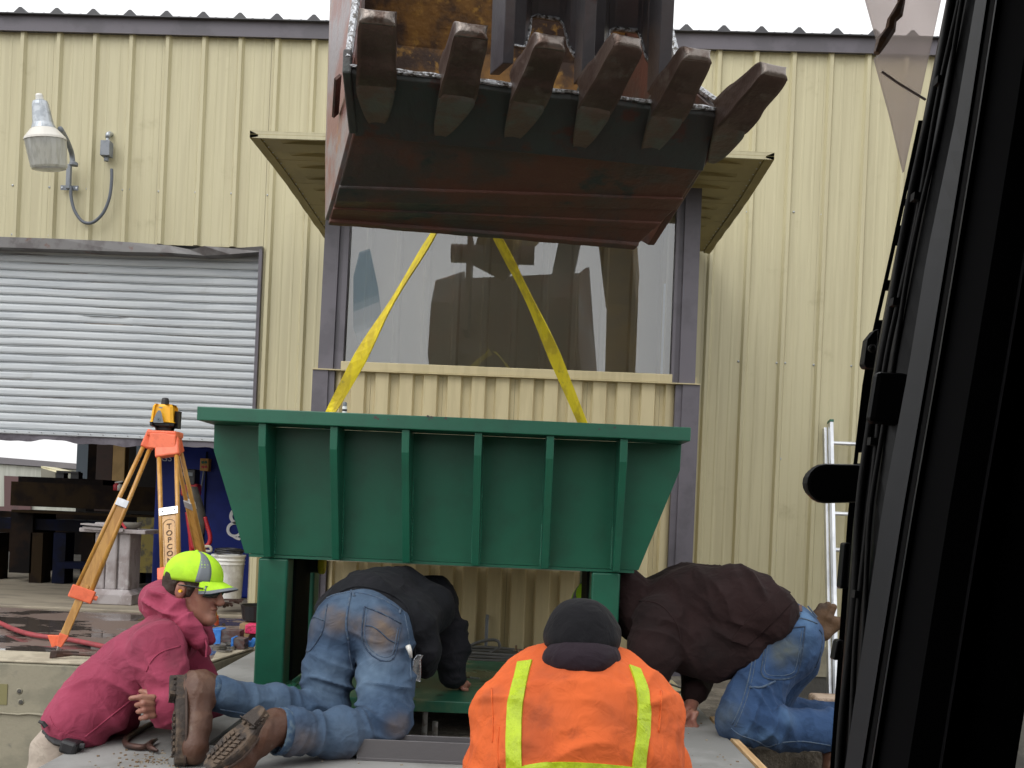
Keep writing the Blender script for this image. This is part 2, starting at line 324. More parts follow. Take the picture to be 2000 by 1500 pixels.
# eave: fascia + ribbed roof edge
zf = lambda u: ztop(u)
b = MB(); us = [uL+(uR-uL)*i/40 for i in range(41)]
ring = lambda u: [W(u, .04, zf(u)-.012), W(u, .055, zf(u)-.012), W(u, .06, zf(u)+.115+.004*math.sin(u*9)), W(u, .012, zf(u)+.12)]
b.loft([ring(u) for u in us]); b.build('eave_trim', TRIM, bld)
b = MB(); pr = rib_profile(uL, uR, uph+.01, h=.045, top=.02, base=.11)
n = len(pr)
vs = [W(u, .10, zf(u)+.118+dd) for u, dd in pr]+[W(u, -6, zf(u)+.118+dd+.55) for u, dd in pr]+[W(u, .10, zf(u)+.11) for u, dd in pr]
fs = [(i, i+1, n+i+1, n+i) for i in range(n-1)]+[(i+1, i, 2*n+i, 2*n+i+1) for i in range(n-1)]+[(2*n+i, 2*n+i+1, n+i+1, n+i) for i in range(n-1)]
b.add(vs, fs); b.build('roof_sheet', ROOF, bld)
# screws
b = MB()
def screw(px, py, m=b, r=.008):
    u, z = Wpx(px, py); q = NA.to_track_quat('Z', 'Y').to_matrix(); m.lathe(W(u, .002, z), [(r*1.3, 0), (r*1.2, .002), (r*.6, .006), (r*.2, .007)], 8, M=q)
for x, y in ((25,362),(37,360),(97,366),(170,369),(240,371),(252,370),(310,374),(382,376),(452,378),(464,378),(523,381),(24,458),(96,460),(167,463),(239,465),(310,474),(380,475),(452,477),
             (1459,414),(1533,416),(1550,414),(1605,419),(1680,421),(1442,706),(1517,709),(1533,709),(1589,713),(1663,715),(1524,896),(1515,1075),(514,670),(584,672)):
    screw(x, y)
b.build('screws', GALV, bld, kind='stuff')
# --- roll-up door
uD0 = uL; uD1 = uj-.035
zs_bot = Wpx(250, 848)[1]; zs_top = Wpx(250, 466)[1]
tilt = lambda u: 0
nsl = 23; hs_ = (zs_top-zs_bot)/nsl
door = MB(); prof = [(-.002, 0), (-.006, .003), (-.013, .005), (-.012, .010), (0, .015), (.004, .4*hs_), (.002, .8*hs_), (-.002, .985*hs_)]
me = None
for i in range(nsl+2):
    z0 = zs_bot+i*hs_; b = MB()
    nseg = 28; rings = []
    for k in range(nseg+1):
        u = uD0+(uD1-uD0)*k/nseg; dz = .003*math.sin(u*1.9+i*.25)+.0012*math.sin(u*6.1+i*1.3); dw = .006*math.sin(u*2.3+i*.4)+.0015*math.sin(u*9+i*2.)
        if i == 13 and abs(u-Wpx(205,650)[0]) < .18: dw -= .015
        rings.append([W(u, -.10+a+dw, z0+zz+dz) for a, zz in prof]+[W(u, -.135, z0+.97*hs_), W(u, -.135, z0)])
    b.loft(rings); o = b.build('slat', SLAT, bld, smooth=False)
    g_ = MB(); g_.prism([W(uD0, -.123, z0+.003), W(uD1, -.123, z0+.003), W(uD1, -.118, z0+.003), W(uD0, -.118, z0+.003)], (0,0,.012)); g_.build('slat_joint', GROOVE, bld)
# bottom bar and rubber
b = MB(); b.prism([W(uD0, -.13, zs_bot-.028), W(uD1, -.13, zs_bot-.028), W(uD1, -.085, zs_bot-.028), W(uD0, -.085, zs_bot-.028)], (0, 0, .03)); b.build('bottom_bar', SLAT, bld, bevel=.004)
b = MB(); rings = []
for k in range(90):
    u = uD0+(uD1-uD0)*k/89; dz = .012*math.sin(u*6)+.008*math.sin(u*14.3+1)+.004*math.sin(u*31)
    rings.append([W(u, -.115, zs_bot-.03), W(u, -.10, zs_bot-.03), W(u, -.10+.01*math.sin(u*9), zs_bot-.085+dz), W(u, -.115+.01*math.sin(u*9), zs_bot-.085+dz)])
b.loft(rings); b.build('bottom_seal', mat('worn_rubber', (.11,.10,.12), .7, c2=(.07,.06,.075), vs=7, bump=.4, bs=20), bld)
b = MB()
for k in range(46):
    u = uD0+.05+k*.105; b.lathe(W(u, -.084, zs_bot-.012), [(.004,0),(.004,.004),(.001,.006)], 6, M=NA.to_track_quat('Z','Y').to_matrix())
b.build('bar_rivets', TRIM, bld, kind='stuff')
# header trim (bent) and jamb trim
b = MB(); hp = [(-260, 452, 478), (0, 462, 483), (120, 466, 487), (240, 471, 492), (330, 478, 494), (372, 487, 497), (400, 481, 499), (450, 484, 497), (513, 481, 491)]
rings = []
for px, y0, y1 in hp:
    u, za = Wpx(px, y0, .04); _, zb_ = Wpx(px, y1, .04)
    k = .02*math.sin(px*.05) if px > 200 else 0
    rings.append([W(u, .035+k, za), W(u, .045+k, za-.004), W(u, .042-k*.5, zb_), W(u, -.08, zb_-.0), W(u, -.08, za)])
b.loft(rings); b.build('header_trim', mat('bent_header', (.16,.155,.155), .5, c2=(.10,.09,.09), vs=5, c3=(.14,.07,.05), s3=8, lo3=.6, hi3=.7, bump=.2, bs=12), bld)
b = MB(); b.prism([W(uj-.04, -.14, zs_bot-.42), W(uj+.004, -.14, zs_bot-.42), W(uj+.004, .042, zs_bot-.42), W(uj-.022, .044, zs_bot-.42)], (0, 0, zd-zs_bot+.42)); b.build('jamb_trim', TRIM, bld)
# patched lower jamb posts
b = MB(); u0 = Wpx(487, 1130, -.1)[0]; b.prism([W(u0, -.16, 1.062), W(u0+.035, -.16, 1.062), W(u0+.035, -.06, 1.062), W(u0, -.06, 1.062)], (0, 0, .75)); b.build('jamb_post', mat('pale_post', (.42,.37,.28), .7, c2=(.33,.28,.2), vs=9), bld, bevel=.005)
b = MB(); b.tube([W(u0+.068, -.02, 1.03), W(u0+.068, -.02, 1.8)], .028, 16); b.build('corner_post', TANB, bld, smooth=False)
# interior shell
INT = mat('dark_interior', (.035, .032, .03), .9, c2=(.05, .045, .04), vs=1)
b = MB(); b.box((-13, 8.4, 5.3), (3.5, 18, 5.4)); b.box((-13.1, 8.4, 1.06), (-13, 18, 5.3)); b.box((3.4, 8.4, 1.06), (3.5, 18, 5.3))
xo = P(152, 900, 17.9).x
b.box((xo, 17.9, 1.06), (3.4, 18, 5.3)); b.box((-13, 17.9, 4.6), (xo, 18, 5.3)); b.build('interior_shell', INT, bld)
# ------------------------------------------------------------ operator booth
BY = 6.42; ba = math.radians(1.0); BU = Vector((math.cos(ba), -math.sin(ba), 0)); BN = Vector((-math.sin(ba), -math.cos(ba), 0)); BO = Vector((0, BY, 0))
def B(u, w_, z): return BO+BU*u+BN*w_+Vector((0,0,z))
def Bpx(px, py, w_=0):
    r = ray(px, py); o = BO+BN*w_; t = (o-EYE).dot(BN)/r.dot(BN); p = EYE+r*t; return (p-BO).dot(BU), p.z
bo = thing('operator_booth', 'tan and grey operator booth with a wide window and a flat canopy', 'booth', B(.0, 0, .98))
uA = Bpx(655, 740)[0]; uB = Bpx(1318, 760)[0]; zl = Bpx(1000, 722)[1]
uA0 = Bpx(610, 740, .05)[0]; uB0 = Bpx(1367, 760, .05)[0]
# lower siding: pans with closely spaced ribs
pitch = .0; p0 = Bpx(747, 760)[0]; p1 = Bpx(1218, 760)[0]; pitch = (p1-p0)/10
zb0 = 1.10; u = uA; i = 0
bounds = [uA]; c = p0-pitch/2-.5*pitch*0
k = 0
while True:
    e = p0+pitch*(2.5+3*k) - 3*pitch
    k += 1
    if e <= uA+.02: continue
    if e >= uB-.02: break
    bounds.append(e)
bounds.append(uB)
for a_, c_ in zip(bounds[:-1], bounds[1:]):
    siding(a_+.001, c_-.001, zb0, zl-.045, p0, T=B, pitch=pitch, h=.032, top=.085, base=.108, minors=False).build('siding_panel', TANB, bo)
b = MB(); b.prism([B(uA-.02, -.02, 0), B(uB+.02, -.02, 0), B(uB+.02, -.014, 0), B(uA-.02, -.014, 0)], (0, 0, zl)); b.build('backing', INT, bo)
b = MB(); b.prism([B(uA0, .0, .0), B(uB0, .0, .0), B(uB0, -.3, .0), B(uA0, -.3, .0)], (0, 0, zb0-.002)); b.build('booth_footing', CONCD, bo)
# sill band
b = MB(); b.prism([B(Bpx(672,700)[0]-.01, -.06, zl-.05), B(Bpx(1309,720)[0]+.01, -.06, zl-.05), B(Bpx(1309,720)[0]+.01, .05, zl-.05), B(Bpx(672,700)[0]-.01, .05, zl-.05)], (0, 0, .055)); b.build('window_sill', TANB, bo, bevel=.004)
b = MB(); b.prism([B(uA0, -.10, zl-.058), B(uB0, -.10, zl-.058), B(uB0, .062, zl-.058), B(uA0, .062, zl-.058)], (0, 0, .007)); b.build('drip_edge', TANB, bo)
# lower corner trims
for s_, (x0, x1) in enumerate(((uA0, uA), (uB, uB0))):
    b = MB(); xm = (x1-(x1-x0)*.28) if s_ == 0 else (x0+(x1-x0)*.28)
    pr = [(x0,.05),(xm,.05),(xm,.035),(x1,.035),(x1,-.02),(x0,-.02)] if s_ == 0 else [(x0,.035),(xm,.035),(xm,.05),(x1,.05),(x1,-.02),(x0,-.02)]
    b.prism([B(a_, c_, .9) for a_, c_ in pr], (0, 0, zl-.06-.9)); b.build('corner_trim', TRIM, bo)
    # side wall of lower booth
    xs = x0+.01 if s_ == 0 else x1-.01
    b = MB(); b.prism([B(xs, -.02, .9), B(xs+(.02 if s_==0 else -.02), -.02, .9), B(xs+(.02 if s_==0 else -.02), -1.55, .9), B(xs, -1.55, .9)], (0, 0, zl-.9)); b.build('side_wall', TANB, bo)
# canopy height plane
zc = P(488, 262, 5.86).z
LT = -.05   # upper storey leans outwards
def BL(u, w_, z): f = (z-zl)/(zc-zl); return B(u*(1+.0*f), w_+LT*f, z)
xs = [(Bpx(628, 600)[0], Bpx(672, 690)[0]), (Bpx(1311, 700)[0], Bpx(1358, 700)[0])]
for s_, (x0, x1) in enumerate(xs):
    xm0 = x0+(x1-x0)*.60 if s_ == 0 else x0+(x1-x0)*.12; xm1 = x0+(x1-x0)*.80 if s_ == 0 else x0+(x1-x0)*.34
    pr = [(x0,.03),(xm0,.03),(xm0+.003,.008),(xm1,.008),(xm1,.03),(x1,.03),(x1,-.05),(x0,-.05)]
    b = MB(); b.loft([[BL(a_, c_, zz) for a_, c_ in pr] for zz in (zl-.055, zc)]); b.build('corner_trim', TRIM, bo)
    xs_ = x0 if s_ == 0 else x1
    b = MB(); b.loft([[BL(xs_+(.02 if s_ == 0 else -.02), -.05, zz), BL(xs_+(.0 if s_ == 0 else -.0), -.05, zz), B(xs_, -1.55, zz), B(xs_+(.02 if s_ == 0 else -.02), -1.55, zz)] for zz in (zl, zc)]); b.build('added_side_pane', GLASS, bo)  # glass sides added to let daylight into the booth
gx0, gx1 = xs[0][1], xs[1][0]
b = MB(); b.loft([[BL(gx0, -.012, zz), BL(gx1, -.012, zz), BL(gx1, -.018, zz), BL(gx0, -.018, zz)] for zz in (zl+.005, zc)]); b.build('window_pane', GLASS, bo)
# curled film edges seen inside the glass, right strip with screw dots
b = MB(); ux = Bpx(1297, 650)[0]; b.loft([[BL(ux-.008, -.03, zz), BL(ux+.006, -.03, zz), BL(ux+.006, -.04, zz), BL(ux-.008, -.04, zz)] for zz in (zl+.01, zl+.62)]); b.build('window_stop', WHITEP, bo)
b = MB()
for px, y0 in ((695, 480), (1190, 500)):
    pts = [P(px+ (0 if px < 1000 else 0), y0, BY-.02)]
FILM = glassmat('tinted_film', (.74,.80,.83), 1.25)
b = MB(); fp = [(702,492),(722,486),(738,560),(746,620),(730,668),(706,690),(690,640),(690,540)]
b.prism([P(x, y, BY+.045) for x, y in fp], (0, .002, 0)); b.build('sun_film', FILM, bo)
# interior room
b = MB(); ZI = -.55
b.prism([B(gx0-.15, -.05, zl-.02), B(gx1+.15, -.05, zl-.02), B(gx1+.15, ZI, zl-.02), B(gx0-.15, ZI, zl-.02)], (0,0,-.05)); b.build('booth_counter', mat('counter_top', (.55,.52,.48), .6), bo)
siding(gx0-.1, gx1+.1, 1.1, zc-.03, p0, base_w=ZI+.03, T=B, pitch=.21, h=.028, top=.028, base=.06, minors=False).build('inner_wall_panel', mat('inner_wall', (.66,.56,.40), .7), bo)
# ledge under the booth front, pale edge; depth added to shade the wall below
b = MB(); l0 = Bpx(560, 1094, .74)[0]; l1 = Bpx(1232, 1122, .74)[0]; zz = Bpx(1000, 1111, .74)[1]; b.prism([B(l0, .04, zz), B(l1, .04, zz), B(l1, .74, zz), B(l0, .74, zz)], (0,0,.018)); b.build('shading_ledge', mat('pale_ledge', (.5,.42,.32), .7), bo)
# conduit riser
c = Bpx(950, 1240, .06); b = MB(); b.tube([B(c[0], .06, 1.0), B(c[0], .06, Bpx(950,1208,.06)[1]), B(c[0], -.01, Bpx(950,1200,.06)[1]+.01)], .011, 10); b.build('conduit_riser', GREYC, bo, smooth=True)
# canopy: inverted ribbed soffit sheets, slightly thick, warped edges
cf = P(488, 262, 5.86); cr = P(1513, 290, 5.86); cbL = P(640, 452, 7.95); cbR = P(1384, 520, 7.95)
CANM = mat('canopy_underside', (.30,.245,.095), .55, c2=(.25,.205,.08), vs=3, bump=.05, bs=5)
npan = 5
def cpt(s, t, dz=0):
    a_ = Vector((cf.x+(cr.x-cf.x)*s, cf.y-.1*s*0, zc)); c2_ = Vector((cbL.x+(cbR.x-cbL.x)*s, 7.98-.05*s, zc-.03))
    p = a_.lerp(c2_, t); p.z += dz+.012*math.sin(t*5+s*3); return p
for i in range(npan):
    t0 = i/npan; t1 = (i+1)/npan-.002; prof = []
    nr = 2
    for j in range(nr):
        a_ = t0+(t1-t0)*(j+.22)/nr; e_ = (t1-t0)/nr
        prof += [(a_, 0), (a_+.12*e_, -.0), (a_+.16*e_, .022), (a_+.42*e_, .022), (a_+.46*e_, 0)]
    prof = [(t0, 0)]+prof+[(t1, 0)]
    b = MB(); rings = []
    for s in np.linspace(0, 1, 21):
        e = 1 if .055 < s < .945 else 0
        rings.append([cpt(s, t, (dz if e else 0)) for t, dz in prof])
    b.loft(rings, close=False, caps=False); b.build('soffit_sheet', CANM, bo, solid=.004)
b = MB(); b.loft([[cpt(0, 0, -.02), cpt(0, 0, .022), cpt(0, 0, .022)+Vector((0,.08,.0)), cpt(0,0,-.01)+Vector((0,.04,0))], [cpt(.5, 0, -.02), cpt(.5, 0, .03), cpt(.5, 0, .03)+Vector((0,.08,.02)), cpt(.5,0,-.01)+Vector((0,.04,0))],
   [cpt(1, 0, -.02), cpt(1, 0, .022), cpt(1, 0, .022)+Vector((0,.08,.0)), cpt(1,0,-.01)+Vector((0,.04,0))]]); b.build('canopy_front_trim', TAN, bo)
b = MB(); b.loft([[cpt(0,0,.02), cpt(1,0,.02)], [cpt(.12,.35,.30), cpt(.88,.35,.30)], [cpt(.1,1,.36), cpt(.9,1,.36)]], close=False, caps=False)
b.loft([[cpt(0,0,.02), cpt(.12,.35,.30)], [cpt(0,1,.02), cpt(.1,1,.36)]], close=False, caps=False); b.loft([[cpt(1,0,.02), cpt(.88,.35,.30)], [cpt(1,1,.02), cpt(.9,1,.36)]], close=False, caps=False)
b.build('canopy_top', TAN, bo, solid=.004)
for s in (0, 1):
    b = MB(); rings = []
    for t in np.linspace(0, 1, 14):
        p = cpt(s, t); o_ = (1 if s == 0 else -1)
        rings.append([p+Vector((0,0,-.022+(.006*math.sin(t*40)))), p+Vector((o_*.05,0,-.012)), p+Vector((o_*.05,0,.0)), p+Vector((0,0,.022))])
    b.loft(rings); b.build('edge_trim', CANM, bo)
b = MB()
for s in (.022, .978):
    for t in np.linspace(.03, .97, 22):
        p = cpt(s, t, -.016); b.lathe(p, [(.005,0),(.004,-.004),(.001,-.005)], 6)
b.build('canopy_screws', GALV, bo, kind='stuff')
# ============================================================ GREEN HOPPER
hop = thing('steel_hopper', 'dark green welded steel hopper stand with a wide flange, standing over the pit', 'hopper', (-.08, 4.9, 1.12))
YF = 4.20; YW = 4.40
def wb(t, py_off=0): return 0
fl = [P(385, 793, YF), P(1350, 835, YF)]; zft = (fl[0].z+fl[1].z)/2; zfb = zft-.060; fx0 = fl[0].x; fx1 = fl[1].x; YB = 5.45
b = MB()
for lo, hi in (((fx0,YF,zfb),(fx1,YF+.20,zft)), ((fx0,YB-.2,zfb),(fx1,YB,zft)), ((fx0,YF+.2,zfb),(fx0+.12,YB-.2,zft)), ((fx1-.12,YF+.2,zfb),(fx1,YB-.2,zft))):
    b.box(lo, hi)
b.build('top_flange', GREEN, hop, bevel=.004)
# body
tl = P(418, 833, YW); tr = P(1331, 870, YW); zt = zfb; zk = P(900, 900, YW).z; zbm = P(900, 1099, 4.44).z
bl = P(478, 1081, 4.44).x; br = P(1247, 1116, 4.44).x
Yb = 4.44
front = [Vector((tl.x, YW, zt)), Vector((tr.x, YW, zt)), Vector((tr.x, YW+.01, zk)), Vector((br, Yb, zbm)), Vector((bl, Yb, zbm)), Vector((tl.x, YW+.01, zk))]
b = MB(); b.prism(front, (0, .012, 0)); b.build('front_wall', GREEN, hop, bevel=.002)
b = MB(); b.prism([Vector((p.x, 2*4.83-p.y, p.z)) for p in front], (0, -.012, 0)); b.build('rear_wall', GREEN, hop)
for s in (0, 1):
    xt = tl.x if s == 0 else tr.x; xb = bl if s == 0 else br; o_ = .012 if s == 0 else -.012
    b = MB(); b.loft([[(xt, YW+.012, zt), (xt+o_, YW+.012, zt), (xt+o_, 5.25, zt), (xt, 5.25, zt)], [(xt, YW+.02, zk), (xt+o_, YW+.02, zk), (xt+o_, 5.24, zk), (xt, 5.24, zk)], [(xb, Yb+.012, zbm), (xb+o_, Yb+.012, zbm), (xb+o_, 5.21, zbm), (xb, 5.21, zbm)]])
    b.build('end_wall', GREEN, hop)
b = MB(); b.box((bl+.02, Yb-.004, zbm-.014), (br-.02, Yb+.10, zbm-.002)); b.box((bl+.02, 5.1, zbm-.014), (br-.02, 5.2, zbm-.002)); b.box((bl+.02, Yb+.1, zbm-.013), (br-.02, 5.1, zbm-.004)); b.build('bottom_frame', GREEN, hop)
ribs = [(512, 521), (652, 655), (792, 793), (934, 928), (1075, 1064), (1219, 1204)]
for xt_, xb_ in ribs:
    y_t = 833+.0405*(xt_-418); y_b = 1081+.0455*(xb_-478)
    X1 = P(xt_, y_t, YF+.015).x; X2 = P(xb_, y_b, 4.37).x; h_ = .0165
    def rb(Xc, s): return Xc+s*h_
    X1b = X1+(X2-X1)*.13
    rings = []
    for s in (-1, 1):
        rings.append([(X1+s*h_, YF+.015, zt), (X1b+s*h_, YF+.02, zt-.10), (X2+s*h_, 4.375, zbm-.008), (X2+s*h_, Yb+.0, zbm-.008), (X1+s*h_, YW-.0, zt)])
    b = MB(); b.loft(rings); b.build('rib', GREEN, hop, bevel=.003)
    # weld beads
    b = MB(); 
    for s, r0 in ((1, .25), (-1, .6)):
        pts = []; rr = []
        n = 46
        for i in range(n+1):
            t = r0+(1-r0)*i/n; X = X1b+(X2-X1b)*t; z = zt-.10+(zbm-zt+.10)*t
            pts.append((X+s*(h_+.002), YW+(Yb-YW)*t-.003, z)); rr.append(.0035+.0018*(i % 2)+random.uniform(0,.001))
        b.tube(pts, rr, 5)
    b.build('weld_bead', WELD, hop)
# legs
SHADEBLK = mat('painted_shade_black', (.004,.006,.005), .8, spec=.1)
zp = P(950, 1373, 4.30).z
lx = [(P(505, 1087, Yb).x, P(563, 1087, Yb).x), (P(1156, 1120, Yb).x, P(1212, 1120, Yb).x)]
for (x0, x1) in lx:
    for yy in (Yb-.002, 5.06):
        b = MB(); b.box((x0, yy, zp), (x1, yy+.13, zbm-.016)); b.build('leg', GREEN, hop, bevel=.01, seg=3)
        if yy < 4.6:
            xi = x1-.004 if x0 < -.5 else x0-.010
            b = MB(); b.box((xi, Yb+.135, zp+.012), (xi+.014, 4.90, zbm-.016)); b.build('leg_shade_panel', SHADEBLK, hop)  # black sheet paints in the shade between front and back legs
        b = MB(); b.box((x0-.012, yy-.012, zp+.0005), (x1+.05, yy+.14, zp+.012)); b.build('weld_pad', WELD, hop, bevel=.005)
b = MB(); b.box((P(488,1350,4.30).x, 4.30, zp-.052), (P(1290,1390,4.30).x, 5.5, zp)); b.build('base_plate', GREENP, hop, bevel=.004)
for x, y in ((-.35, 4.36), (.2, 4.36), (-.72, 4.4), (.45, 5.28), (-.2, 5.28)):
    b = MB(); b.tube([(x, y, zp-.5), (x, y, zp-.055)], .013, 10); b.build('anchor_bolt', STEEL, hop); b = MB(); b.lathe((x, y, zp-.2), [(.028,0),(.028,.025)], 6); b.build('bolt_nut', STEEL, hop)
b = MB(); cx = P(850, 1440, 4.15); b.tube([(cx.x, 4.12, .56), (cx.x, 4.12, 1.10)], .012, 10); b.lathe((cx.x, 4.12, .90), [(.03,0),(.03,.035),(.018,.04)], 6); b.build('levelling_bolt', STEEL, hop)
# fittings under the hopper at left: yellow ring on a black pipe stub
c = P(632, 1101, 4.9); b = MB(); b.tube([c+Vector((-.13,0,.0)), c+Vector((-.02,0,0))], .048, 16); b.build('outlet_hose', RUBBER, hop, smooth=True)
b = MB(); q = Vector((1,0,0)).to_track_quat('Z','Y').to_matrix(); b.lathe(c+Vector((-.02,0,0)), [(.05,0),(.053,.004),(.053,.022),(.05,.026)], 24, M=q); b.build('yellow_ring', YEL, hop, smooth=True)
# flange scuffs (chipped paint)
b = MB()
for px, py in ((732, 815), (738, 818), (758, 819), (835, 813), (842, 815), (838, 819), (870, 817), (1170, 838), (1200, 835)):
    c = P(px, py, YF-.001); s = random.uniform(.003,.007); b.add([c+Vector((-s,0,-s*.6)), c+Vector((s,0,-s)), c+Vector((s*1.6,0,s*.4)), c+Vector((-s*.3,0,s))], [(0,1,2,3)])
b.build('paint_chips', LIP, hop, kind='stuff')
# white and black marker can on the flange
c = P(673, 803, 4.32); c.z = zft
t = thing('marker_can', 'small white and black marker standing on the green flange beside the sling', 'marker', c)
b = MB(); b.lathe(c, [(.010,0),(.0105,.004),(.0105,.038)], 14); b.build('lower_barrel', WHITEP, t, smooth=False)
b = MB(); b.lathe(c, [(.0107,.016),(.0107,.026)], 14); b.build('black_print_band', BLK, t)
b = MB(); b.lathe(c, [(.009,.038),(.009,.052),(.007,.058)], 14); b.build('cap', GREYP, t)
# ------------------------------------------------------------ yellow lifting slings
def strap(name, label, pts, wd=.05):
    pts = [Vector(p) for p in pts]; path = smoothpath(pts, 10); b = MB(); rings = []
    for i, p in enumerate(path):
        t_ = (path[min(i+1, len(path)-1)]-path[max(i-1, 0)]).normalized(); s_ = i/len(path)
        a_ = .75+.5*math.sin(s_*7)+.25*math.sin(s_*17); side = Vector((math.cos(a_), -math.sin(a_), 0)); side = (side-t_*side.dot(t_)).normalized(); nn = t_.cross(side)
        ww = wd*(1-.25*max(0, math.sin(s_*9+1)))*(1.1 if s_ < .35 else 1)
        rings.append([p+side*ww/2+nn*.003, p+side*ww/6+nn*.005, p-side*ww/2+nn*.003, p-side*ww/2-nn*.003, p-side*ww/6-nn*.001, p+side*ww/2-nn*.003])
    b.loft(rings); return b
sl_ = thing('lifting_sling', 'yellow webbing sling running down from the bucket to both ends of the green hopper', 'sling', P(900, 380, 4.86))
strap('', '', [P(900, 372, 4.60), P(848, 455, 4.72), P(745, 625, 4.80), P(652, 793, 4.86), P(625, 835, 4.86)], .072).build('webbing_leg', YEL, sl_, smooth=False)
strap('', '', [P(915, 372, 4.60), P(972, 465, 4.72), P(1050, 620, 4.80), P(1132, 812, 4.86), P(1148, 850, 4.86)], .064).build('webbing_leg', YEL, sl_)
# steel channel on the slab in front of the pit, bar
b = MB(); c0 = Pz(765, 1486, 1.07); c1 = Pz(1060, 1502, 1.07)
c1.y = c0.y = 3.60
c0.x = P(700,1480,3.6).x
bar(b, c0+Vector((0,0,.006)), c1+Vector((0,0,.006)), .10, .012); bar(b, c0+Vector((0,-.045,.040)), c1+Vector((0,-.045,.040)), .008, .078); bar(b, c0+Vector((0,.045,.040)), c1+Vector((0,.045,.040)), .008, .078)
tag(b.build('steel_channel', CHAN, bevel=.002), 'grey steel channel lying on the slab in front of the pit under the hopper', 'steel channel')
# pry bar on slab
t = thing('pry_bar', 'rusty pry bar with a forked claw lying on the slab beside the boots', 'pry bar', Pz(290, 1440, 1.07))
z_ = 1.085
pth = [Pz(x, y, z_) for x, y in ((345,1398),(300,1412),(262,1432),(246,1443),(247,1454),(262,1458),(280,1459),(294,1455))]
b = MB(); b.tube(smoothpath(pth, 5), .0115, 8); b.build('shank', BARM, t, smooth=True)
for x, y in ((307, 1444), (308, 1466)):
    b = MB(); b.tube([Pz(288, 1457, z_), Pz(296, (1456+y)/2, z_), Pz(x, y, z_)], [.013, .011, .004], 7); b.build('claw', BARM, t, smooth=True)
# ============================================================ EXCAVATOR
ex = thing('excavator', 'excavator with its rusty toothed bucket raised in front and black cab door frame at right', 'excavator', (1.2, -2.0, 0))
def lerpP(a, b_, t): return a.lerp(b_, t)
KB = .88
def PB(px, py, Y): return P(px, py, Y*KB)
# rows of the shell, left and right ends
L = [PB(683,127,3.62), PB(693,243,3.93), PB(656,385,4.31), PB(642,430,4.54)]
Rr = [PB(1400,213,3.92), PB(1376,313,4.17), PB(1322,399,4.54), PB(1235,482,4.80)]
def up(p, dy, z): return Vector((p.x-.14*dy, p.y+dy, z))
L += [up(L[3], .14, L[3].z+.06), up(L[3], .28, L[3].z+.38)-Vector((.03,0,0)), up(L[3], .26, L[3].z+.85)-Vector((.03,0,0)), up(L[3], .14, L[3].z+1.10)-Vector((.03,0,0))]
R3 = Vector((Rr[3].x+.10, Rr[3].y, Rr[3].z)); Rr += [up(R3, .14, R3.z+.09)-Vector((.06,0,0)), up(R3, .28, R3.z+.40)-Vector((.10,0,0)), up(R3, .26, R3.z+.87)-Vector((.12,0,0)), up(R3, .14, R3.z+1.12)-Vector((.12,0,0))]
# outer shell as strips, so the heel keeps soft creases
NS = 24
def rowpts(i): return [L[i].lerp(Rr[i], k/NS) for k in range(NS+1)]
bk = MB(); rings = []
fine = []
for i in range(1, 8):
    fine.append(rowpts(i))
b = MB(); b.loft(fine, close=False, caps=False)
bucket = b.build('bucket', RUST, ex, solid=.028, bevel=.006)
# lip plate (thick, bright worn front edge)
b = MB(); th = Vector((0, .01, -.034)); r0 = rowpts(0); r1 = [p+Vector((0, .02, 0)) for p in rowpts(1)]
b.loft([[p+Vector((0,0,.008)) for p in r0], [p+th+Vector((0,0,.0)) for p in r0], [p+Vector((0,0,-.030)) for p in r1], [p+Vector((0,0,.018)) for p in r1]]+[], close=False, caps=False)
b = MB()
ring4 = []
for k in range(NS+1):
    a_ = r0[k]; c_ = r1[k]; wv = .004*math.sin(k*2.1)
    ring4.append([a_+Vector((0, wv, .004)), a_+Vector((0, .006+wv, -.026)), c_+Vector((0, 0, -.034)), c_+Vector((0, 0, .012))])
b.loft(ring4); b.build('cutting_lip', LIP, bucket, bevel=.003)
# bright edge between teeth
b = MB(); q0 = [p+Vector((0, -.005+.004*math.sin(k*2.1), -.004)) for k, p in enumerate(r0)]
b.tube(q0, [.008+random.uniform(-.002,.002) for _ in q0], 6); b.build('worn_edge', BRIGHT, bucket)
# inner ledge behind the lip
b = MB(); i0 = [L[1].lerp(Rr[1], k/NS)+Vector((0, -.10, .045)) for k in range(NS+1)]; b.tube([i0[0], i0[-1]], .012, 6)
b.build('inner_ledge', RUSTY, bucket)
# liner: inner rusty skin
b = MB()
ins = [[L[i].lerp(Rr[i], .5+(k/NS-.5)*.985)+(Vector((0, -.02, .035)) if i < 4 else Vector((0, -.04, .02)) if i == 4 else Vector((0, -.045, 0))) for k in range(NS+1)] for i in range(1, 8)]
b.loft(ins, close=False, caps=False); b.build('inner_skin', RUSTY, bucket, solid=.006)
# wear bars across the heel (steps)
for t_, hgt, wd in ((-.10, .022, .10), (.42, .02, .06), (.90, .026, .05)):
    b = MB(); rings = []
    for k in range(NS+1):
        if t_ < 0: p = L[1].lerp(Rr[1], k/NS).lerp(L[2].lerp(Rr[2], k/NS), 1+t_); d2 = (L[2].lerp(Rr[2], k/NS)-L[1].lerp(Rr[1], k/NS)).normalized()
        else: p = L[2].lerp(Rr[2], k/NS).lerp(L[3].lerp(Rr[3], k/NS), t_); d2 = (L[3].lerp(Rr[3], k/NS)-L[2].lerp(Rr[2], k/NS)).normalized()
        nn = Vector((0, -.35, -.94)); wv = random.uniform(-.002,.002)
        rings.append([p-d2*wd/2, p-d2*(wd/2-.008)+nn*(hgt+wv), p+d2*(wd/2-.008)+nn*(hgt+wv), p+d2*wd/2])
    b.loft(rings); b.build('wear_bar', RUST, bucket, bevel=.005)
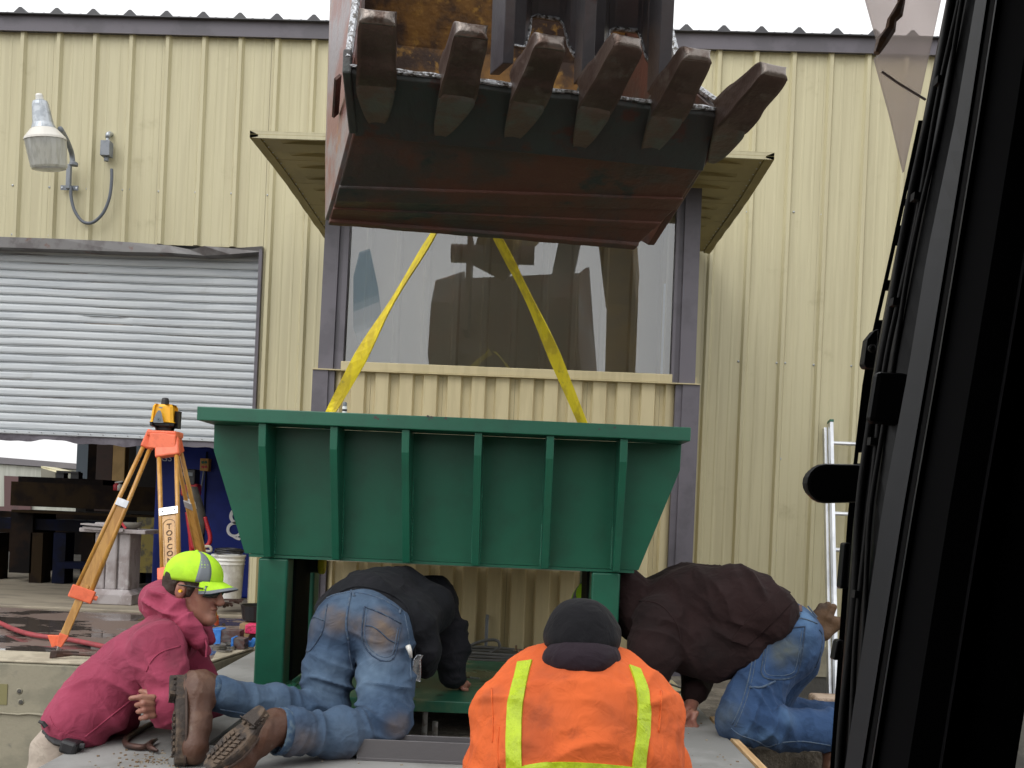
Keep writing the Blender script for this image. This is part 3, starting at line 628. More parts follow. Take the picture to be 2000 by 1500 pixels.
# side plates
for s, A in ((-1, L), (1, Rr)):
    top0 = A[0]+Vector((-.02, .28, .52)) if s < 0 else A[0]+Vector((-.07, .42, .30))
    top1 = A[0]+Vector((-.06, .55, 1.05)) if s < 0 else A[0]+Vector((-.16, .75, .95))
    poly = [A[0]+Vector((0,0,-.0)), A[1], A[2], A[3] if s < 0 else Vector((A[3].x+.08, A[3].y, A[3].z+.01)), A[4], A[5], A[6], A[7], top1, top0]
    o_ = Vector((-.016*1, 0, 0)) if s < 0 else Vector((.016, 0, 0))
    b = MB(); b.loft([[p-o_*.8 for p in poly], [p+o_ for p in poly]]); b.build('side_plate', RUSTR if s < 0 else RUST, bucket, bevel=.004)
    # bright worn front edge of the side plate
    b = MB(); b.tube([A[0]+o_*.3+Vector((0,-.004,.02)), top0+o_*.3, top1+o_*.3], [.012,.016,.014], 7); b.build('worn_side_edge', BRIGHT, bucket)
    # corner shroud
    if s < 0:
        c0 = A[0]; b = MB(); b.prism([c0+Vector((-.022,-.01,-.03)), c0.lerp(A[1], 1.0)+Vector((-.02,.0,-.035)), c0.lerp(A[1], .9)+Vector((-.02,.0,.03)), c0+Vector((-.022,-.01,.05))], (.03,0,0)); b.build('corner_shroud', LIP, bucket, bevel=.006)
        b = MB(); bar(b, PB(660,150,4.02)+Vector((-.0,0,0)), PB(655,225,4.25), .01, .03, (0,1,0)); b.build('welded_patch', BARM, bucket)
# teeth and adapters
WTIP = mat('worn_tip_steel', (.22,.19,.17), .35, .6, c2=(.11,.075,.06), vs=14, bump=.5, bs=40)
teeth = [((734,137),(737,238),(738,22),37,36,3.655), ((893,160),(856,256),(921,48),35,33,3.70), ((1030,171),(992,266),(1075,70),34,31,3.755), ((1160,184),(1126,282),(1226,72),33,31,3.80),
         ((1300,199),(1256,296),(1362,96),33,30,3.87), ((1425,222),(1388,305),(1512,128),32,30,3.93)]
me_t = None
dirT = Vector((.12, -.97, .15)).normalized()
for i, (bp_, sp, tp, wb_, wt_, Y) in enumerate(teeth):
    base = PB(bp_[0], bp_[1]+8, Y); seam = PB(sp[0], sp[1], Y+.30); tip = PB(tp[0], tp[1]+10, Y-.30)
    Wb = wb_/F*Y*2*1.12; Wt = wt_/F*(Y-.3)*2*1.18
    ax = (tip-base).normalized(); side = Vector((.985, .17, .02)); side = (side-ax*side.dot(ax)).normalized(); nn = ax.cross(side); nn = nn if nn.z > 0 else -nn
    def sec(c, w_, h_, r_=.3, off=0):
        pts = []; 
        for sx, sy in ((-1,-1),(1,-1),(1,1),(-1,1)):
            for a_, b2 in (((1-r_), 1), (1, (1-r_))) if sx*sy > 0 else ((1, (1-r_)), ((1-r_), 1)):
                pts.append(c+side*(sx*a_*w_/2)+nn*(sy*b2*h_/2+off))
        return pts
    # adapter under the lip
    ax2 = (base-seam).normalized(); b = MB(); rings = []
    for t, w_, h_ in ((0, .018, .012), (.06, .035, .03), (.3, Wb*.58, .065), (.6, Wb*.80, .085), (.85, Wb*.95, .105), (1.0, Wb*1.0, .115), (1.12, Wb*.88, .10)):
        c = seam.lerp(base, t)+Vector((0,0,-.025+.012*t)); rings.append(sec(c, w_, h_))
    b.loft(rings); b.build('adapter', ADAPT, bucket, smooth=True, subs=1)
    # tooth body with a collar, taper and rounded blunt tip
    b = MB(); rings = []
    for t, w_, h_ in ((-.06, Wb*.84, .10), (-.03, Wb*.98, .13), (.04, Wb*1.02, .138), (.35, Wb*.98, .130), (.42, Wb*.93, .112), (.5, (Wb*.45+Wt*.5), .10), (.8, Wt*.98, .084), (.93, Wt*.97, .072), (1.0, Wt*.9, .058), (1.03, Wt*.72, .036)):
        c = base.lerp(tip, t)+Vector((random.uniform(-.002,.002), 0, random.uniform(-.002,.002))); rings.append(sec(c, w_, h_, .28))
    b.loft(rings); b.build('tooth', TOOTH, bucket, smooth=True, subs=1)
    b = MB(); b.loft([sec(base.lerp(tip, .955), Wt*.93, .066, .28), sec(base.lerp(tip, .985), Wt*.955, .062, .28), sec(base.lerp(tip, 1.03), Wt*.80, .042, .28), sec(base.lerp(tip, 1.04), Wt*.5, .02, .28)]); b.build('worn_tip', WTIP, bucket, smooth=True, subs=1)
# thumb: three fins and notched cross plates
def fin(px0, px1, y, Y): return PB(px0, y, Y), PB(px1, y, Y)
thumb = MB(); fins = [((982, 1003), 124, (1003, 1011)), ((1136, 1160), 143, (1157, 1171)), ((1286, 1310), 160, (1308, 1325))]
first = None
for i, (xb, yb, xt) in enumerate(fins):
    Y = 3.80+.03*i
    q = [PB(xb[0], yb, Y), PB(xb[1], yb, Y), PB(xt[1]+14, -420, Y-.72), PB(xt[0]+4, -420, Y-.72)]
    dv = Vector((-.05, .16, .03)) if i == 0 else Vector((-.02, .16, .03))
    b = MB(); b.loft([q, [p+dv for p in q]])
    if first is None: first = b.build('thumb', THUMB, ex, bevel=.003)
    else: b.build('fin', THUMB, first, bevel=.003)
for (x0, x1, prof, Y) in ((1003, 1140, [(1003,88),(1024,92),(1033,60),(1038,34),(1050,31),(1092,38),(1101,50),(1112,90),(1122,108),(1140,114)], 3.92),
                      (1160, 1290, [(1160,112),(1178,117),(1184,90),(1190,62),(1200,56),(1244,60),(1252,74),(1262,112),(1275,128),(1290,134)], 3.95)):
    b = MB(); rings = []
    for x, y in prof:
        tp_ = PB(x+22, -420, Y-.68); bt_ = PB(x, y, Y); rings.append([bt_, tp_, tp_+Vector((0,.022,0)), bt_+Vector((0,.022,0))])
    b.loft(rings); b.build('notched_plate', THUMB, first)
    b = MB(); b.tube([PB(x, y, Y-.003) for x, y in prof], [random.uniform(.005,.009) for _ in prof], 6); b.build('worn_notch_edge', BRIGHT, first)
tpin = PB(1180, -400, 3.12)
b = MB(); b.tube([tpin+Vector((-.34,.05,0)), tpin+Vector((.34,.08,0))], .05, 12); b.build('thumb_pin', THUMB, first)
b = MB(); bar(b, tpin+Vector((0,.06,0)), Vector((.48, 3.25, 5.75)), .22, .2, (0,1,0)); b.build('thumb_arm', THUMB, first)
# bucket linkage, stick and boom (out of frame above; seen mirrored in the booth window)
YM = mat('yellow_machine', (.30,.17,.02), .6, c2=(.15,.08,.02), vs=3)
mid = L[6].lerp(Rr[6], .42)
b = MB(); bar(b, mid+Vector((-.2,.16,-.35)), mid+Vector((-.2,.14,.5)), .04, .26, (0,1,0)); bar(b, mid+Vector((.2,.16,-.35)), mid+Vector((.2,.14,.5)), .04, .26, (0,1,0)); b.tube([mid+Vector((-.36,.2,.35)), mid+Vector((.36,.2,.35))], .08, 14); b.build('bucket_ears', RUST, ex)
st0 = mid+Vector((0,.2,.35)); st1 = Vector((.75, 2.3, 6.6))
b = MB(); bar(b, st0, st1, .36, .40, (0,1,0)); b.build('stick', YM, ex, bevel=.02)
b = MB(); bar(b, st0+Vector((.0,.30,.1)), st1+Vector((0,.35,-.3)), .13, .13, (0,1,0)); b.build('bucket_cylinder', BARM, ex)
b = MB(); bar(b, st1+Vector((-.1,.3,.4)), Vector((1.15, -.3, 5.6)), .42, .6); bar(b, Vector((1.15,-.3,5.6)), Vector((1.3,-2.2,2.3)), .42, .6); b.build('boom', YM, ex, bevel=.02)
b = MB(); b.box((.2, -4.6, 1.0), (2.9, -1.9, 2.6)); b.box((-.6,-4.6,.95),(2.9,-1.0,1.1)); b.build('house', YM, ex, bevel=.05)
b = MB(); b.box((-.4,-4.2,.0),(.2,.6,.8)); b.box((2.1,-4.2,.0),(2.7,.6,.8)); b.build('track', RUBBER, ex, bevel=.2)
# ------------------------------------------------------------ cab door frame at the right of the camera
YS = [-160, 0, 230, 500, 717, 1000, 1500, 1660]
def curve(*xs):      # x at y = 0, 230, 500, 717, 1000, 1500
    xs = list(xs); xs = [xs[0]+(xs[0]-xs[1])*.7]+xs+[xs[-1]+(xs[-1]-xs[-2])*.32]
    return lambda y: float(np.interp(y, YS, xs))
BORD = curve(1848, 1803, 1748, 1706, 1668, 1630)       # edge of the door frame
OUT = curve(1838, 1795, 1737, 1688, 1656, 1621)        # outer slotted strip
BL_ = curve(1905, 1866, 1810, 1775, 1722, 1650); BR_ = curve(1927, 1892, 1848, 1812, 1763, 1683)
def rail(fs, Ys, name, m, y0=-160, y1=1660, par=ex, **k):
    rings = []
    for y in np.linspace(y0, y1, max(4, int((y1-y0)/55))): rings.append([P(f(y)+o, y, Y) for (f, o), Y in zip(fs, Ys)])
    b = MB(); b.loft(rings); return b.build(name, m, par, **k)
rail([(BORD,0),(BORD,3),(BORD,34),(BORD,40),(BL_,4),(BL_,40)], [.80,.745,.72,.70,.69,.80], 'cab_door_frame', BLACKP)
rail([(BL_,0),(BR_,0),(BR_,6),(BL_,6)], [.665,.645,.68,.70], 'frame_face', SKYSHEEN)  # sky highlight on this facet put into a lighter blue-grey colour
rail([(BR_,0),(BR_,16),(BR_,24),(BR_,24),(BR_,10)], [.655,.630,.632,.72,.72], 'inner_pillar', BLACKM)
rail([(BR_,24),(BR_,90),(BR_,300),(BR_,300),(BR_,24)], [.63,.60,.585,.70,.74], 'cab_wall', BLACKM)
rail([(BR_,17),(BR_,20),(BR_,22),(BR_,19)], [.629,.626,.627,.631], 'pillar_seam', SKYSHEEN)
rail([(BR_,150),(BR_,156),(BR_,160),(BR_,150)], [.592,.588,.592,.60], 'pillar_seam', BLACKP)
# rubber seals and wires
b = MB(); 
for off, r_, Y in ((1640, .003, .735), (1655, .002, .715), (1664, .0018, .70)):
    pts = [P(BORD(y)+off-1630+3*math.sin(y*.012+off), y, Y) for y in range(-160, 1700, 60)]; b.tube(smoothpath(pts, 3), r_, 7)
b.build('door_seal', RUBBER, ex, smooth=True)
# slotted outer strip: two thin rails with bridges leave long slots
def strip(x0, x1, ya, yb, Y=.86, nm='slotted_strip', m=BLACKP, th=.006):
    b = MB(); rings = []
    for y in np.linspace(ya, yb, max(3, int((yb-ya)/60))):
        o_ = OUT(y)-1621
        rings.append([P(x0+o_, y, Y), P(x1+o_, y, Y), P(x1+o_, y, Y+th), P(x0+o_, y, Y+th)])
    b.loft(rings); return b.build(nm, m, ex)
strip(1621, 1629, 235, 1660)

for ya, yb in ((235, 372), (388, 402), (440, 480), (547, 568), (625, 870), (862, 884), (905, 1660)):
    strip(1628.5, 1644, ya, yb, Y=.8602)
# shield (tinted polycarbonate) with a crack taped over
SH = bpy.data.materials.new('tinted_shield'); SH.use_nodes = True; n_ = SH.node_tree.nodes; l_ = SH.node_tree.links; n_.clear()
o1 = n_.new('ShaderNodeOutputMaterial'); t1 = n_.new('ShaderNodeBsdfTransparent'); t1.inputs[0].default_value = (.76,.715,.70,1); d1 = n_.new('ShaderNodeBsdfTranslucent'); d1.inputs[0].default_value = (.70,.66,.65,1)
m1 = n_.new('ShaderNodeMixShader'); nz = n_.new('ShaderNodeTexNoise'); nz.inputs['Scale'].default_value = 9; tc1 = n_.new('ShaderNodeTexCoord'); mr1 = n_.new('ShaderNodeMapRange'); mr1.inputs[1].default_value = .4; mr1.inputs[2].default_value = .62; mr1.inputs[3].default_value = .26; mr1.inputs[4].default_value = .44
l_.new(tc1.outputs['Object'], nz.inputs[0]); l_.new(nz.outputs[0], mr1.inputs[0]); l_.new(mr1.outputs[0], m1.inputs[0]); l_.new(t1.outputs[0], m1.inputs[1]); l_.new(d1.outputs[0], m1.inputs[2]); l_.new(m1.outputs[0], o1.inputs[0])
sh = [P(x, y, .92) for x, y in ((1672,-100),(1693,0),(1713,72),(1722,100),(1709,112),(1740,225),(1766,335),(1860,-100))]
b = MB(); b.loft([sh, [p+Vector((.0,.004,0)) for p in sh]]); b.build('shield', SH, ex)
b = MB(); cr = [P(x, y, .917) for x, y in ((1768,-60),(1760,5),(1752,28),(1742,40),(1739,58),(1722,82),(1712,104))]; b.tube(cr, [.004,.0035,.0055,.0045,.005,.0055,.003], 6)
b.build('taped_crack', mat('brown_tape', (.20,.11,.06), .6, c2=(.22,.16,.14), vs=60), ex)
b = MB(); b.tube([P(1722,140,.916), P(1755,163,.916), P(1808,195,.916)], .0012, 6); b.build('scratch_line', mat('scratch', (.40,.33,.30), .6), ex)
# black door handle pad
def stad(x0, y0, x1, y1, Y, n=10):
    r_ = (y1-y0)/2; pts = []
    for k in range(n+1):
        a_ = math.pi/2+math.pi*k/n; pts.append(P(x0+r_+r_*math.cos(a_)*1.0, (y0+y1)/2-r_*math.sin(a_), Y))
    pts += [P(x1, y1-2, Y), P(x1, y0+2, Y)]; return pts
b = MB(); a_ = stad(1575, 905, 1690, 983, .80); b.loft([a_, [p+Vector((0,.010,0)) for p in a_]]); b.build('door_handle', BLACKP, ex, bevel=.003)
b = MB(); a_ = stad(1571, 912, 1640, 975, .832); b.loft([a_, [p+Vector((0,.006,0)) for p in a_]]); b.build('handle_rim', RUBBER, ex)
# latch bracket with bolt, and square cover
br_ = [P(x, y, .84) for x, y in ((1708,645),(1716,642),(1712,720),(1692,718),(1687,710),(1694,662))]
b = MB(); b.loft([br_, [p+Vector((0,.012,0)) for p in br_]]); b.build('latch_bracket', BLACKP, ex, bevel=.001)
b = MB(); q = Vector((0,-1,0)).to_track_quat('Z','Y').to_matrix(); b.lathe(P(1702, 681, .838), [(.0035,0),(.0035,.003),(.002,.004)], 10, M=q); b.build('latch_bolt', RUBBER, ex)
cv = [P(x, y, .69) for x, y in ((1712,724),(1790,729),(1775,832),(1696,825))]
b = MB(); b.loft([cv, [p+Vector((0,.010,0)) for p in cv]]); b.build('latch_cover', BLACKP, ex, bevel=.004)
for y in (158, 385, 590, 862, 1160):
    o_ = BORD(y)-1630; b = MB(); bar(b, P(1648+o_, y-7, .715), P(1646+o_, y+8, .715), .005, .007, (0,1,0)); b.build('wire_clip', RUBBER, ex)
for y0, y1 in ((1060, 1150), (1250, 1290)):
    o_ = OUT(y0)-1621; a_ = [P(1618+o_, y0, .85), P(1632+o_, y0, .85), P(1632+o_-6, y1, .85), P(1616+o_-6, y1, .85)]
    b = MB(); b.loft([a_, [p+Vector((0,.012,0)) for p in a_]]); b.build('lower_bracket', BLACKP, ex, bevel=.002)

# cab shell round the operator (shades the door frame)
b = MB(); b.box((-.85, -1.2, 2.72), (1.25, .98, 2.80)); b.build('cab_roof', BLACKM, ex, bevel=.02)
b = MB(); b.box((-.85, -1.25, .9), (1.25, -1.2, 2.72)); b.build('cab_rear_wall', BLACKM, ex)
b = MB(); b.box((-.88, -1.2, .9), (-.85, .25, 2.72)); b.box((1.22, -1.2, .9), (1.25, .95, 2.72)); b.box((-.85, -1.2, .85), (1.25, .75, .9)); b.build('cab_side_wall', BLACKM, ex)
# ============================================================ TRIPOD AND LEVEL
YT = 5.95
top = P(322, 840, YT)
tri = thing('survey_tripod', 'yellow wooden survey tripod with orange fittings standing on the concrete apron', 'tripod', (top.x, top.y, 1.05))
hd = P(323, 845, YT)
b = MB(); b.box((hd.x-.092, hd.y-.07, hd.z-.03), (hd.x+.09, hd.y+.07, hd.z+.008)); b.build('head_plate', ORANGEP, tri, bevel=.01)
b = MB(); b.box((hd.x-.04, hd.y-.085, hd.z-.05), (hd.x+.04, hd.y+.06, hd.z-.008)); b.build('hinge_block', ORANGEP, tri, bevel=.006)
c = P(327, 866, YT); b = MB(); b.prism([Vector((c.x-.078, hd.y-.085, c.z+.055)), Vector((c.x+.078, hd.y-.085, c.z+.05)), Vector((c.x+.084, hd.y-.10, c.z-.045)), Vector((c.x-.02, hd.y-.10, c.z-.04)), Vector((c.x-.084, hd.y-.10, c.z-.035))], (0, .05, 0)); b.build('leg_socket', ORANGEP, tri, bevel=.006)
# legs: (top point, foot point); each = two rails, spread board, lower shaft, clamp, shoe
def tleg(topc, foot, wtop, wbot, sidev, fr_clamp, plate=True, textual=False):
    ax = (foot-topc).normalized(); sv = (Vector(sidev)-ax*Vector(sidev).dot(ax)).normalized(); nn = ax.cross(sv)
    Ltot = (foot-topc).length; at = lambda t, s: topc+ax*(Ltot*t)+sv*s
    w_ = lambda t: wtop+(wbot-wtop)*t
    lg = MB(); 
    for s in (-1, 1):
        lg.tube([at(.03, s*w_(.03)/2), at(fr_clamp, s*w_(fr_clamp)/2)], .0135, 10)
    leg = lg.build('leg', WOODT, tri, smooth=True)
    b = MB(); t0 = .34; n_ = .008
    q = [at(t0, -w_(t0)/2), at(t0, w_(t0)/2), at(fr_clamp, w_(fr_clamp)/2), at(fr_clamp, -w_(fr_clamp)/2)]; 
    b.loft([[p-nn*n_ for p in q], [p+nn*n_ for p in q]]); b.build('leg_board', WOODT, leg)
    b = MB(); q = [at(t0-.022, -w_(t0)/2-.006), at(t0-.022, w_(t0)/2+.006), at(t0+.012, w_(t0)/2+.006), at(t0+.012, -w_(t0)/2-.006)]; b.loft([[p-nn*.017 for p in q], [p+nn*.017 for p in q]]); b.build('spreader_plate', ALU, leg, bevel=.002)
    # lower shaft
    b = MB(); bar(b, at(fr_clamp-.05, 0), at(.955, 0), .045, .024, nn); b.build('lower_shaft', WOODT, leg, bevel=.004)
    b = MB(); bar(b, at(fr_clamp-.035, 0), at(fr_clamp+.02, 0), w_(fr_clamp)+.05, .045, nn); b.build('clamp', ORANGEP, leg, bevel=.006)
    b = MB(); b.tube([at(fr_clamp-.01, w_(fr_clamp)/2+.02), at(fr_clamp-.01, w_(fr_clamp)/2+.045)], .014, 8); b.build('clamp_knob', ORANGEP, leg)
    b = MB(); b.loft([[at(.93, -.026)-nn*.016, at(.93, .026)-nn*.016, at(.93, .026)+nn*.016, at(.93, -.026)+nn*.016], [at(.985, -.014)-nn*.012, at(.985, .014)-nn*.012, at(.985, .014)+nn*.012, at(.985, -.014)+nn*.012]]); b.build('shoe', ORANGEP, leg, bevel=.003)
    b = MB(); p = at(.955, -.012); b.prism([p+Vector((-.075,0,.02)), p+Vector((.0,0,.02)), p+Vector((.0,0,-.03)), p+Vector((-.045,0,-.05))], (0,.03,0)); b.build('foot_step', ORANGEP, leg, bevel=.003) if not textual else None
    b = MB(); b.tube([at(.98, 0), at(1.02, 0)], [.01, .002], 8); b.build('foot_point', STEEL, leg)
    b = MB(); bar(b, at(-.01, 0), at(.075, 0), wtop+.04, .04, nn); b.build('socket', ORANGEP, leg, bevel=.01)
    return leg, at, nn, w_, sv, ax
f1 = Pz(108, 1272, 1.055); f1.y = min(f1.y, 5.68)
f1 = P(106, 1272, 5.6)
tleg(P(299, 846, YT), P(112, 1270, 5.62), .035, .10, (.9, .25, -.2), .76)
lt = P(327, 862, YT-.06); ft = P(322, 1345, 5.0); ft.z = 1.06
ft = P(338, 1300, 5.35)
leg2, at, nn, w_, sv, ax = tleg(lt, ft, .105, .085, (1, 0, .02), .62, textual=True)
# engraved lettering down the board
if nn.y > 0: nn = -nn
for i, ch in enumerate('TOPCON'):
    c = at(.405+.030*i*1.02, .0)+nn*.010
    X = sv; Yv = -ax; Z = X.cross(Yv)
    M = Matrix((X, Yv, Z)).transposed()
    text_mesh(ch, .046, c, M, 'letter', TXTD, leg2, extrude=.0006, bold=.0006)
b = MB(); arc = [at(.395-.022*math.sin(a_)*1.0, .034*math.cos(a_))+nn*.009 for a_ in np.linspace(0, math.pi, 12)]; b.tube(arc, .0015, 5); b.tube([at(.395, .034)+nn*.009, at(.60, .028)+nn*.009], .0013, 5); b.tube([at(.395, -.034)+nn*.009, at(.60, -.028)+nn*.009], .0013, 5); b.build('engraved_line', TXTD, leg2)
b = MB(); sl0 = [at(.575+.02*k/6*1, 0) for k in range(2)]; bar(b, at(.565, 0)+nn*.006, at(.60, 0)+nn*.006, .026, .006, nn); b.build('slot', NAVY, leg2, bevel=.002)
for s in (-.035, .035):
    b = MB(); b.lathe(at(.335, s)+nn*.019, [(.005,0),(.004,.002)], 8, M=nn.to_track_quat('Z','Y').to_matrix()); b.build('plate_screw', BLK, leg2)
tleg(P(341, 850, YT+.06), P(424, 1225, 6.75), .05, .11, (.75, -.65, 0), .80)
# laser level
c = P(322, 832, YT); c.z = hd.z+.008
lv = thing('laser_level', 'yellow and black rotating laser level mounted on top of the tripod', 'laser level', c)
def rr(c, hx, hy, z, r_=.3):
    pts = []
    for sx, sy in ((-1,-1),(1,-1),(1,1),(-1,1)):
        for a_, b2 in (((1-r_), 1), (1, (1-r_))) if sx*sy > 0 else ((1, (1-r_)), ((1-r_), 1)):
            pts.append((c.x+sx*a_*hx, c.y+sy*b2*hy, z))
    return pts
z = c.z; b = MB(); b.loft([rr(c, .045, .045, z), rr(c, .05, .05, z+.022)]); b.build('base_foot', BLK, lv, bevel=.003)
b = MB(); b.loft([rr(c, .060, .06, z+.022), rr(c, .074, .072, z+.030), rr(c, .075, .073, z+.050)]); b.build('base_band', BLK, lv, bevel=.003)
b = MB(); b.loft([rr(c, .073, .071, z+.050), rr(c, .068, .067, z+.105), rr(c, .063, .062, z+.150), rr(c, .052, .052, z+.162)]); b.build('housing', YINST, lv, bevel=.006)
fy = c.y-.0745
b = MB(); pr = [(-.036, .045), (-.030, .07), (-.02, .100), (-.008, .120), (.004, .120), (.014, .10), (.022, .07), (.028, .045)]
b.prism([(c.x-.01+x, fy+.0045*((z_-.045)/.075)+.000, z+z_) for x, z_ in pr], (0, -.0025, 0)); b.build('keypad', GREYP, lv)
b = MB(); q = Vector((0,-1,.05)).to_track_quat('Z','Y').to_matrix(); b.lathe(Vector((c.x-.013, fy-.001, z+.066)), [(.014,0),(.013,.003)], 18, M=q); b.build('speaker_disc', mat('slate', (.12,.15,.18), .5), lv); b = MB(); b.lathe(Vector((c.x-.013, fy-.003, z+.066)), [(.004,0),(.003,.003)], 12, M=q); b.build('speaker_hole', BLK, lv)
b = MB(); b.prism([(c.x-.02, fy+.012, z+.142), (c.x+.008, fy+.012, z+.142), (c.x, fy+.010, z+.133), (c.x-.012, fy+.010, z+.133)], (0,-.003,0)); b.build('bubble_window', GREYP, lv)
b = MB(); b.loft([rr(Vector((c.x+.072,c.y+.02,0)), .012, .03, z+.02), rr(Vector((c.x+.072,c.y+.02,0)), .014, .03, z+.125)]); b.build('side_handle', BLK, lv, bevel=.004)
b = MB(); b.lathe(Vector((c.x-.004, c.y, z+.16)), [(.024,0),(.022,.03),(.018,.042),(.01,.045)], 20); b.build('beacon', BLK, lv, smooth=False)
# ============================================================ WALL LAMP
u, z = Wpx(140, 370, 0)
lm = thing('barn_light', 'grey dusk-to-dawn light on a curved arm fixed to the tan wall', 'wall lamp', W(u, 0, z))
b = MB(); b.prism([W(u-.075, .035, z-.02), W(u+.075, .035, z-.02), W(u+.075, .042, z-.02), W(u-.075, .042, z-.02)], (0,0,.04)); b.build('mount_strap', GREYC, lm, bevel=.002)
b = MB(); u2, z2 = Wpx(140, 322, .05); b.prism([W(u-.018, .04, z-.015), W(u+.018, .04, z-.015), W(u+.018, .075, z-.015), W(u-.018, .075, z-.015)], (0,0,z2-z+.015)); b.build('arm_bracket', GREYC, lm, bevel=.004)
for s in (-.06, .06):
    b = MB(); b.lathe(W(u+s, .042, z), [(.009,0),(.007,.005)], 8, M=NA.to_track_quat('Z','Y').to_matrix()); b.build('strap_bolt', GALV, lm)
arm = [Vector((p.x, p.y, p.z)) for p in (P(142, 322, 7.98), P(140, 300, 7.96), P(132, 278, 7.80), P(124, 262, 7.6), P(118, 252, 7.45))]
b = MB(); b.tube(smoothpath(arm, 6), .021, 12); b.build('curved_arm', GREYC, lm, smooth=True)
b = MB(); b.lathe(P(144, 321, 7.96), [(.02,-.012),(.034,-.01),(.034,.012),(.02,.02)], 12); b.build('arm_collar', GREYC, lm)
YL = 7.35; hc = P(86, 255, YL); tiltM = Matrix.Rotation(math.radians(-6), 3, 'Y') @ Matrix.Rotation(math.radians(10), 3, 'X')
sc = YL/F
b = MB(); b.lathe(hc, [(.03, 57*sc), (.052, 54*sc), (.060, 48*sc), (.074, 14*sc), (.088, 4*sc)], 24, M=tiltM); b.build('ballast_housing', GALV, lm, smooth=False)
b = MB(); b.lathe(hc, [(.020, 68*sc), (.027, 65*sc), (.027, 55*sc)], 14, M=tiltM); b.build('photocell', WHITE, lm)
b = MB(); b.lathe(hc, [(.086, 4*sc), (.10, 1*sc), (.148, -14*sc), (.152, -18*sc), (.146, -18*sc)], 32, M=tiltM); b.build('reflector_collar', mat('cream_enamel', (.62,.60,.55), .35), lm, smooth=False)
LENS = mat('acrylic_lens', (.62,.63,.60), .3, c2=(.50,.51,.48), vs=30, st=(1,1,.15), coat=.5); LENS.node_tree.nodes['Principled BSDF'].inputs['Transmission Weight'].default_value = .45
b = MB(); n_ = 48; rings = []
for r_, h_ in ((.145, -18*sc), (.139, -40*sc), (.128, -68*sc), (.120, -72*sc), (.09, -74*sc), (.03, -76*sc), (.002, -76*sc)):
    rings.append([hc+tiltM @ Vector(((r_*(1+(.012 if k % 2 else 0)))*math.cos(2*math.pi*k/n_), (r_*(1+(.012 if k % 2 else 0)))*math.sin(2*math.pi*k/n_), h_)) for k in range(n_)])
b.loft(rings); b.build('ribbed_lens', LENS, lm)
u3, z3 = Wpx(216, 298, 0)
bx = thing('conduit_box', 'small grey conduit box on the tan wall with a looped flexible conduit to the lamp', 'conduit box', W(u3, 0, z3))
b = MB(); b.prism([W(u3-.042, .03, z3-.06), W(u3+.036, .03, z3-.06), W(u3+.036, .105, z3-.06), W(u3-.042, .105, z3-.06)], (0,0,.125)); b.build('box', GREYC, bx, bevel=.004)
b = MB(); b.tube([W(u3-.002, .06, z3+.065), W(u3-.002, .06, z3+.10)], .014, 10); b.tube([W(u3-.002, .06, z3+.10), W(u3-.002, .055, z3+.13), W(u3-.002, .02, z3+.15), W(u3-.002,-.01,z3+.15)], .021, 12); b.build('elbow', GALV, bx, smooth=True)
b = MB(); b.tube([W(u3-.003, .065, z3-.06), W(u3-.003, .065, z3-.095)], .019, 10); b.build('hose_nut', GREYC, bx)
loop = [(218, 330),(218,352),(214,385),(202,415),(182,434),(162,433),(146,412),(139,385),(139,365)]
pts = [W(*(lambda q: (q[0], .06, q[1]))(Wpx(x, y, .06))) for x, y in loop]
b = MB(); b.tube(smoothpath(pts, 8), .013, 10); b.build('flexible_conduit', mat('dark_conduit', (.10,.115,.14), .45), bx, smooth=True)
# ============================================================ LADDER
la = thing('extension_ladder', 'aluminium extension ladder leaning against the tan wall beside the cab door', 'ladder', P(1640, 1500, 7.2))
t0 = P(1622, 826, 7.93); t1_ = P(1633, 1420, 7.35); off = Vector((.40, -.01, .0))
for k, (o_, zz) in enumerate(((Vector((0,0,0)), 0), (off, 0))):
    b = MB(); bar(b, t0+o_, t1_+o_, .028, .065, (0,1,0)); b.build('rail', ALU, la, bevel=.003)
    b = MB(); bar(b, t0+o_+Vector((-.03,.05,-.04)), t1_+o_+Vector((-.03,.05,0)), .024, .05, (0,1,0)); b.build('rear_rail', ALU, la, bevel=.003)
    b = MB(); bar(b, t0+o_+(t0-t1_).normalized()*.0, t0+o_+(t0-t1_).normalized()*.02, .032, .07, (0,1,0)); b.build('rail_cap', GREEN, la)
for k in range(8):
    p = t0.lerp(t1_, (868-826)/594+k*.1215)
    b = MB(); b.tube([p+Vector((.012,0,0)), p+Vector((.39,-.008,0))], .017, 10); b.build('rung', ALU, la)
# ============================================================ RIGHT SIDE: blocks on the low ground
t = MB(); c = P(1612, 1372, 6.3); t.box((c.x-.085, c.y-.06, c.z-.08), (c.x+.12, c.y+.1, c.z+.045)); o = t.build('rubble_block', BLOCKM, bevel=.02, seg=3); tag(o, 'broken pale concrete block with exposed stone behind the brown jacket man\'s boots', 'block')
t = MB(); t.box((c.x-.07, c.y-.05, 0), (c.x+.3, c.y+.3, c.z-.082)); tag(t.build('support_pier', CONCD, bevel=.01), 'dark concrete pier under the broken pale block', 'pier')
c = P(1600, 1500, 4.6)
t = MB(); t.box((c.x-.07, c.y, 0.0), (c.x+.3, c.y+.2, c.z+.045)); tag(t.build('brick_pier', BRICKM, bevel=.008), 'reddish brick pier low in the corner beside the cab frame', 'pier')
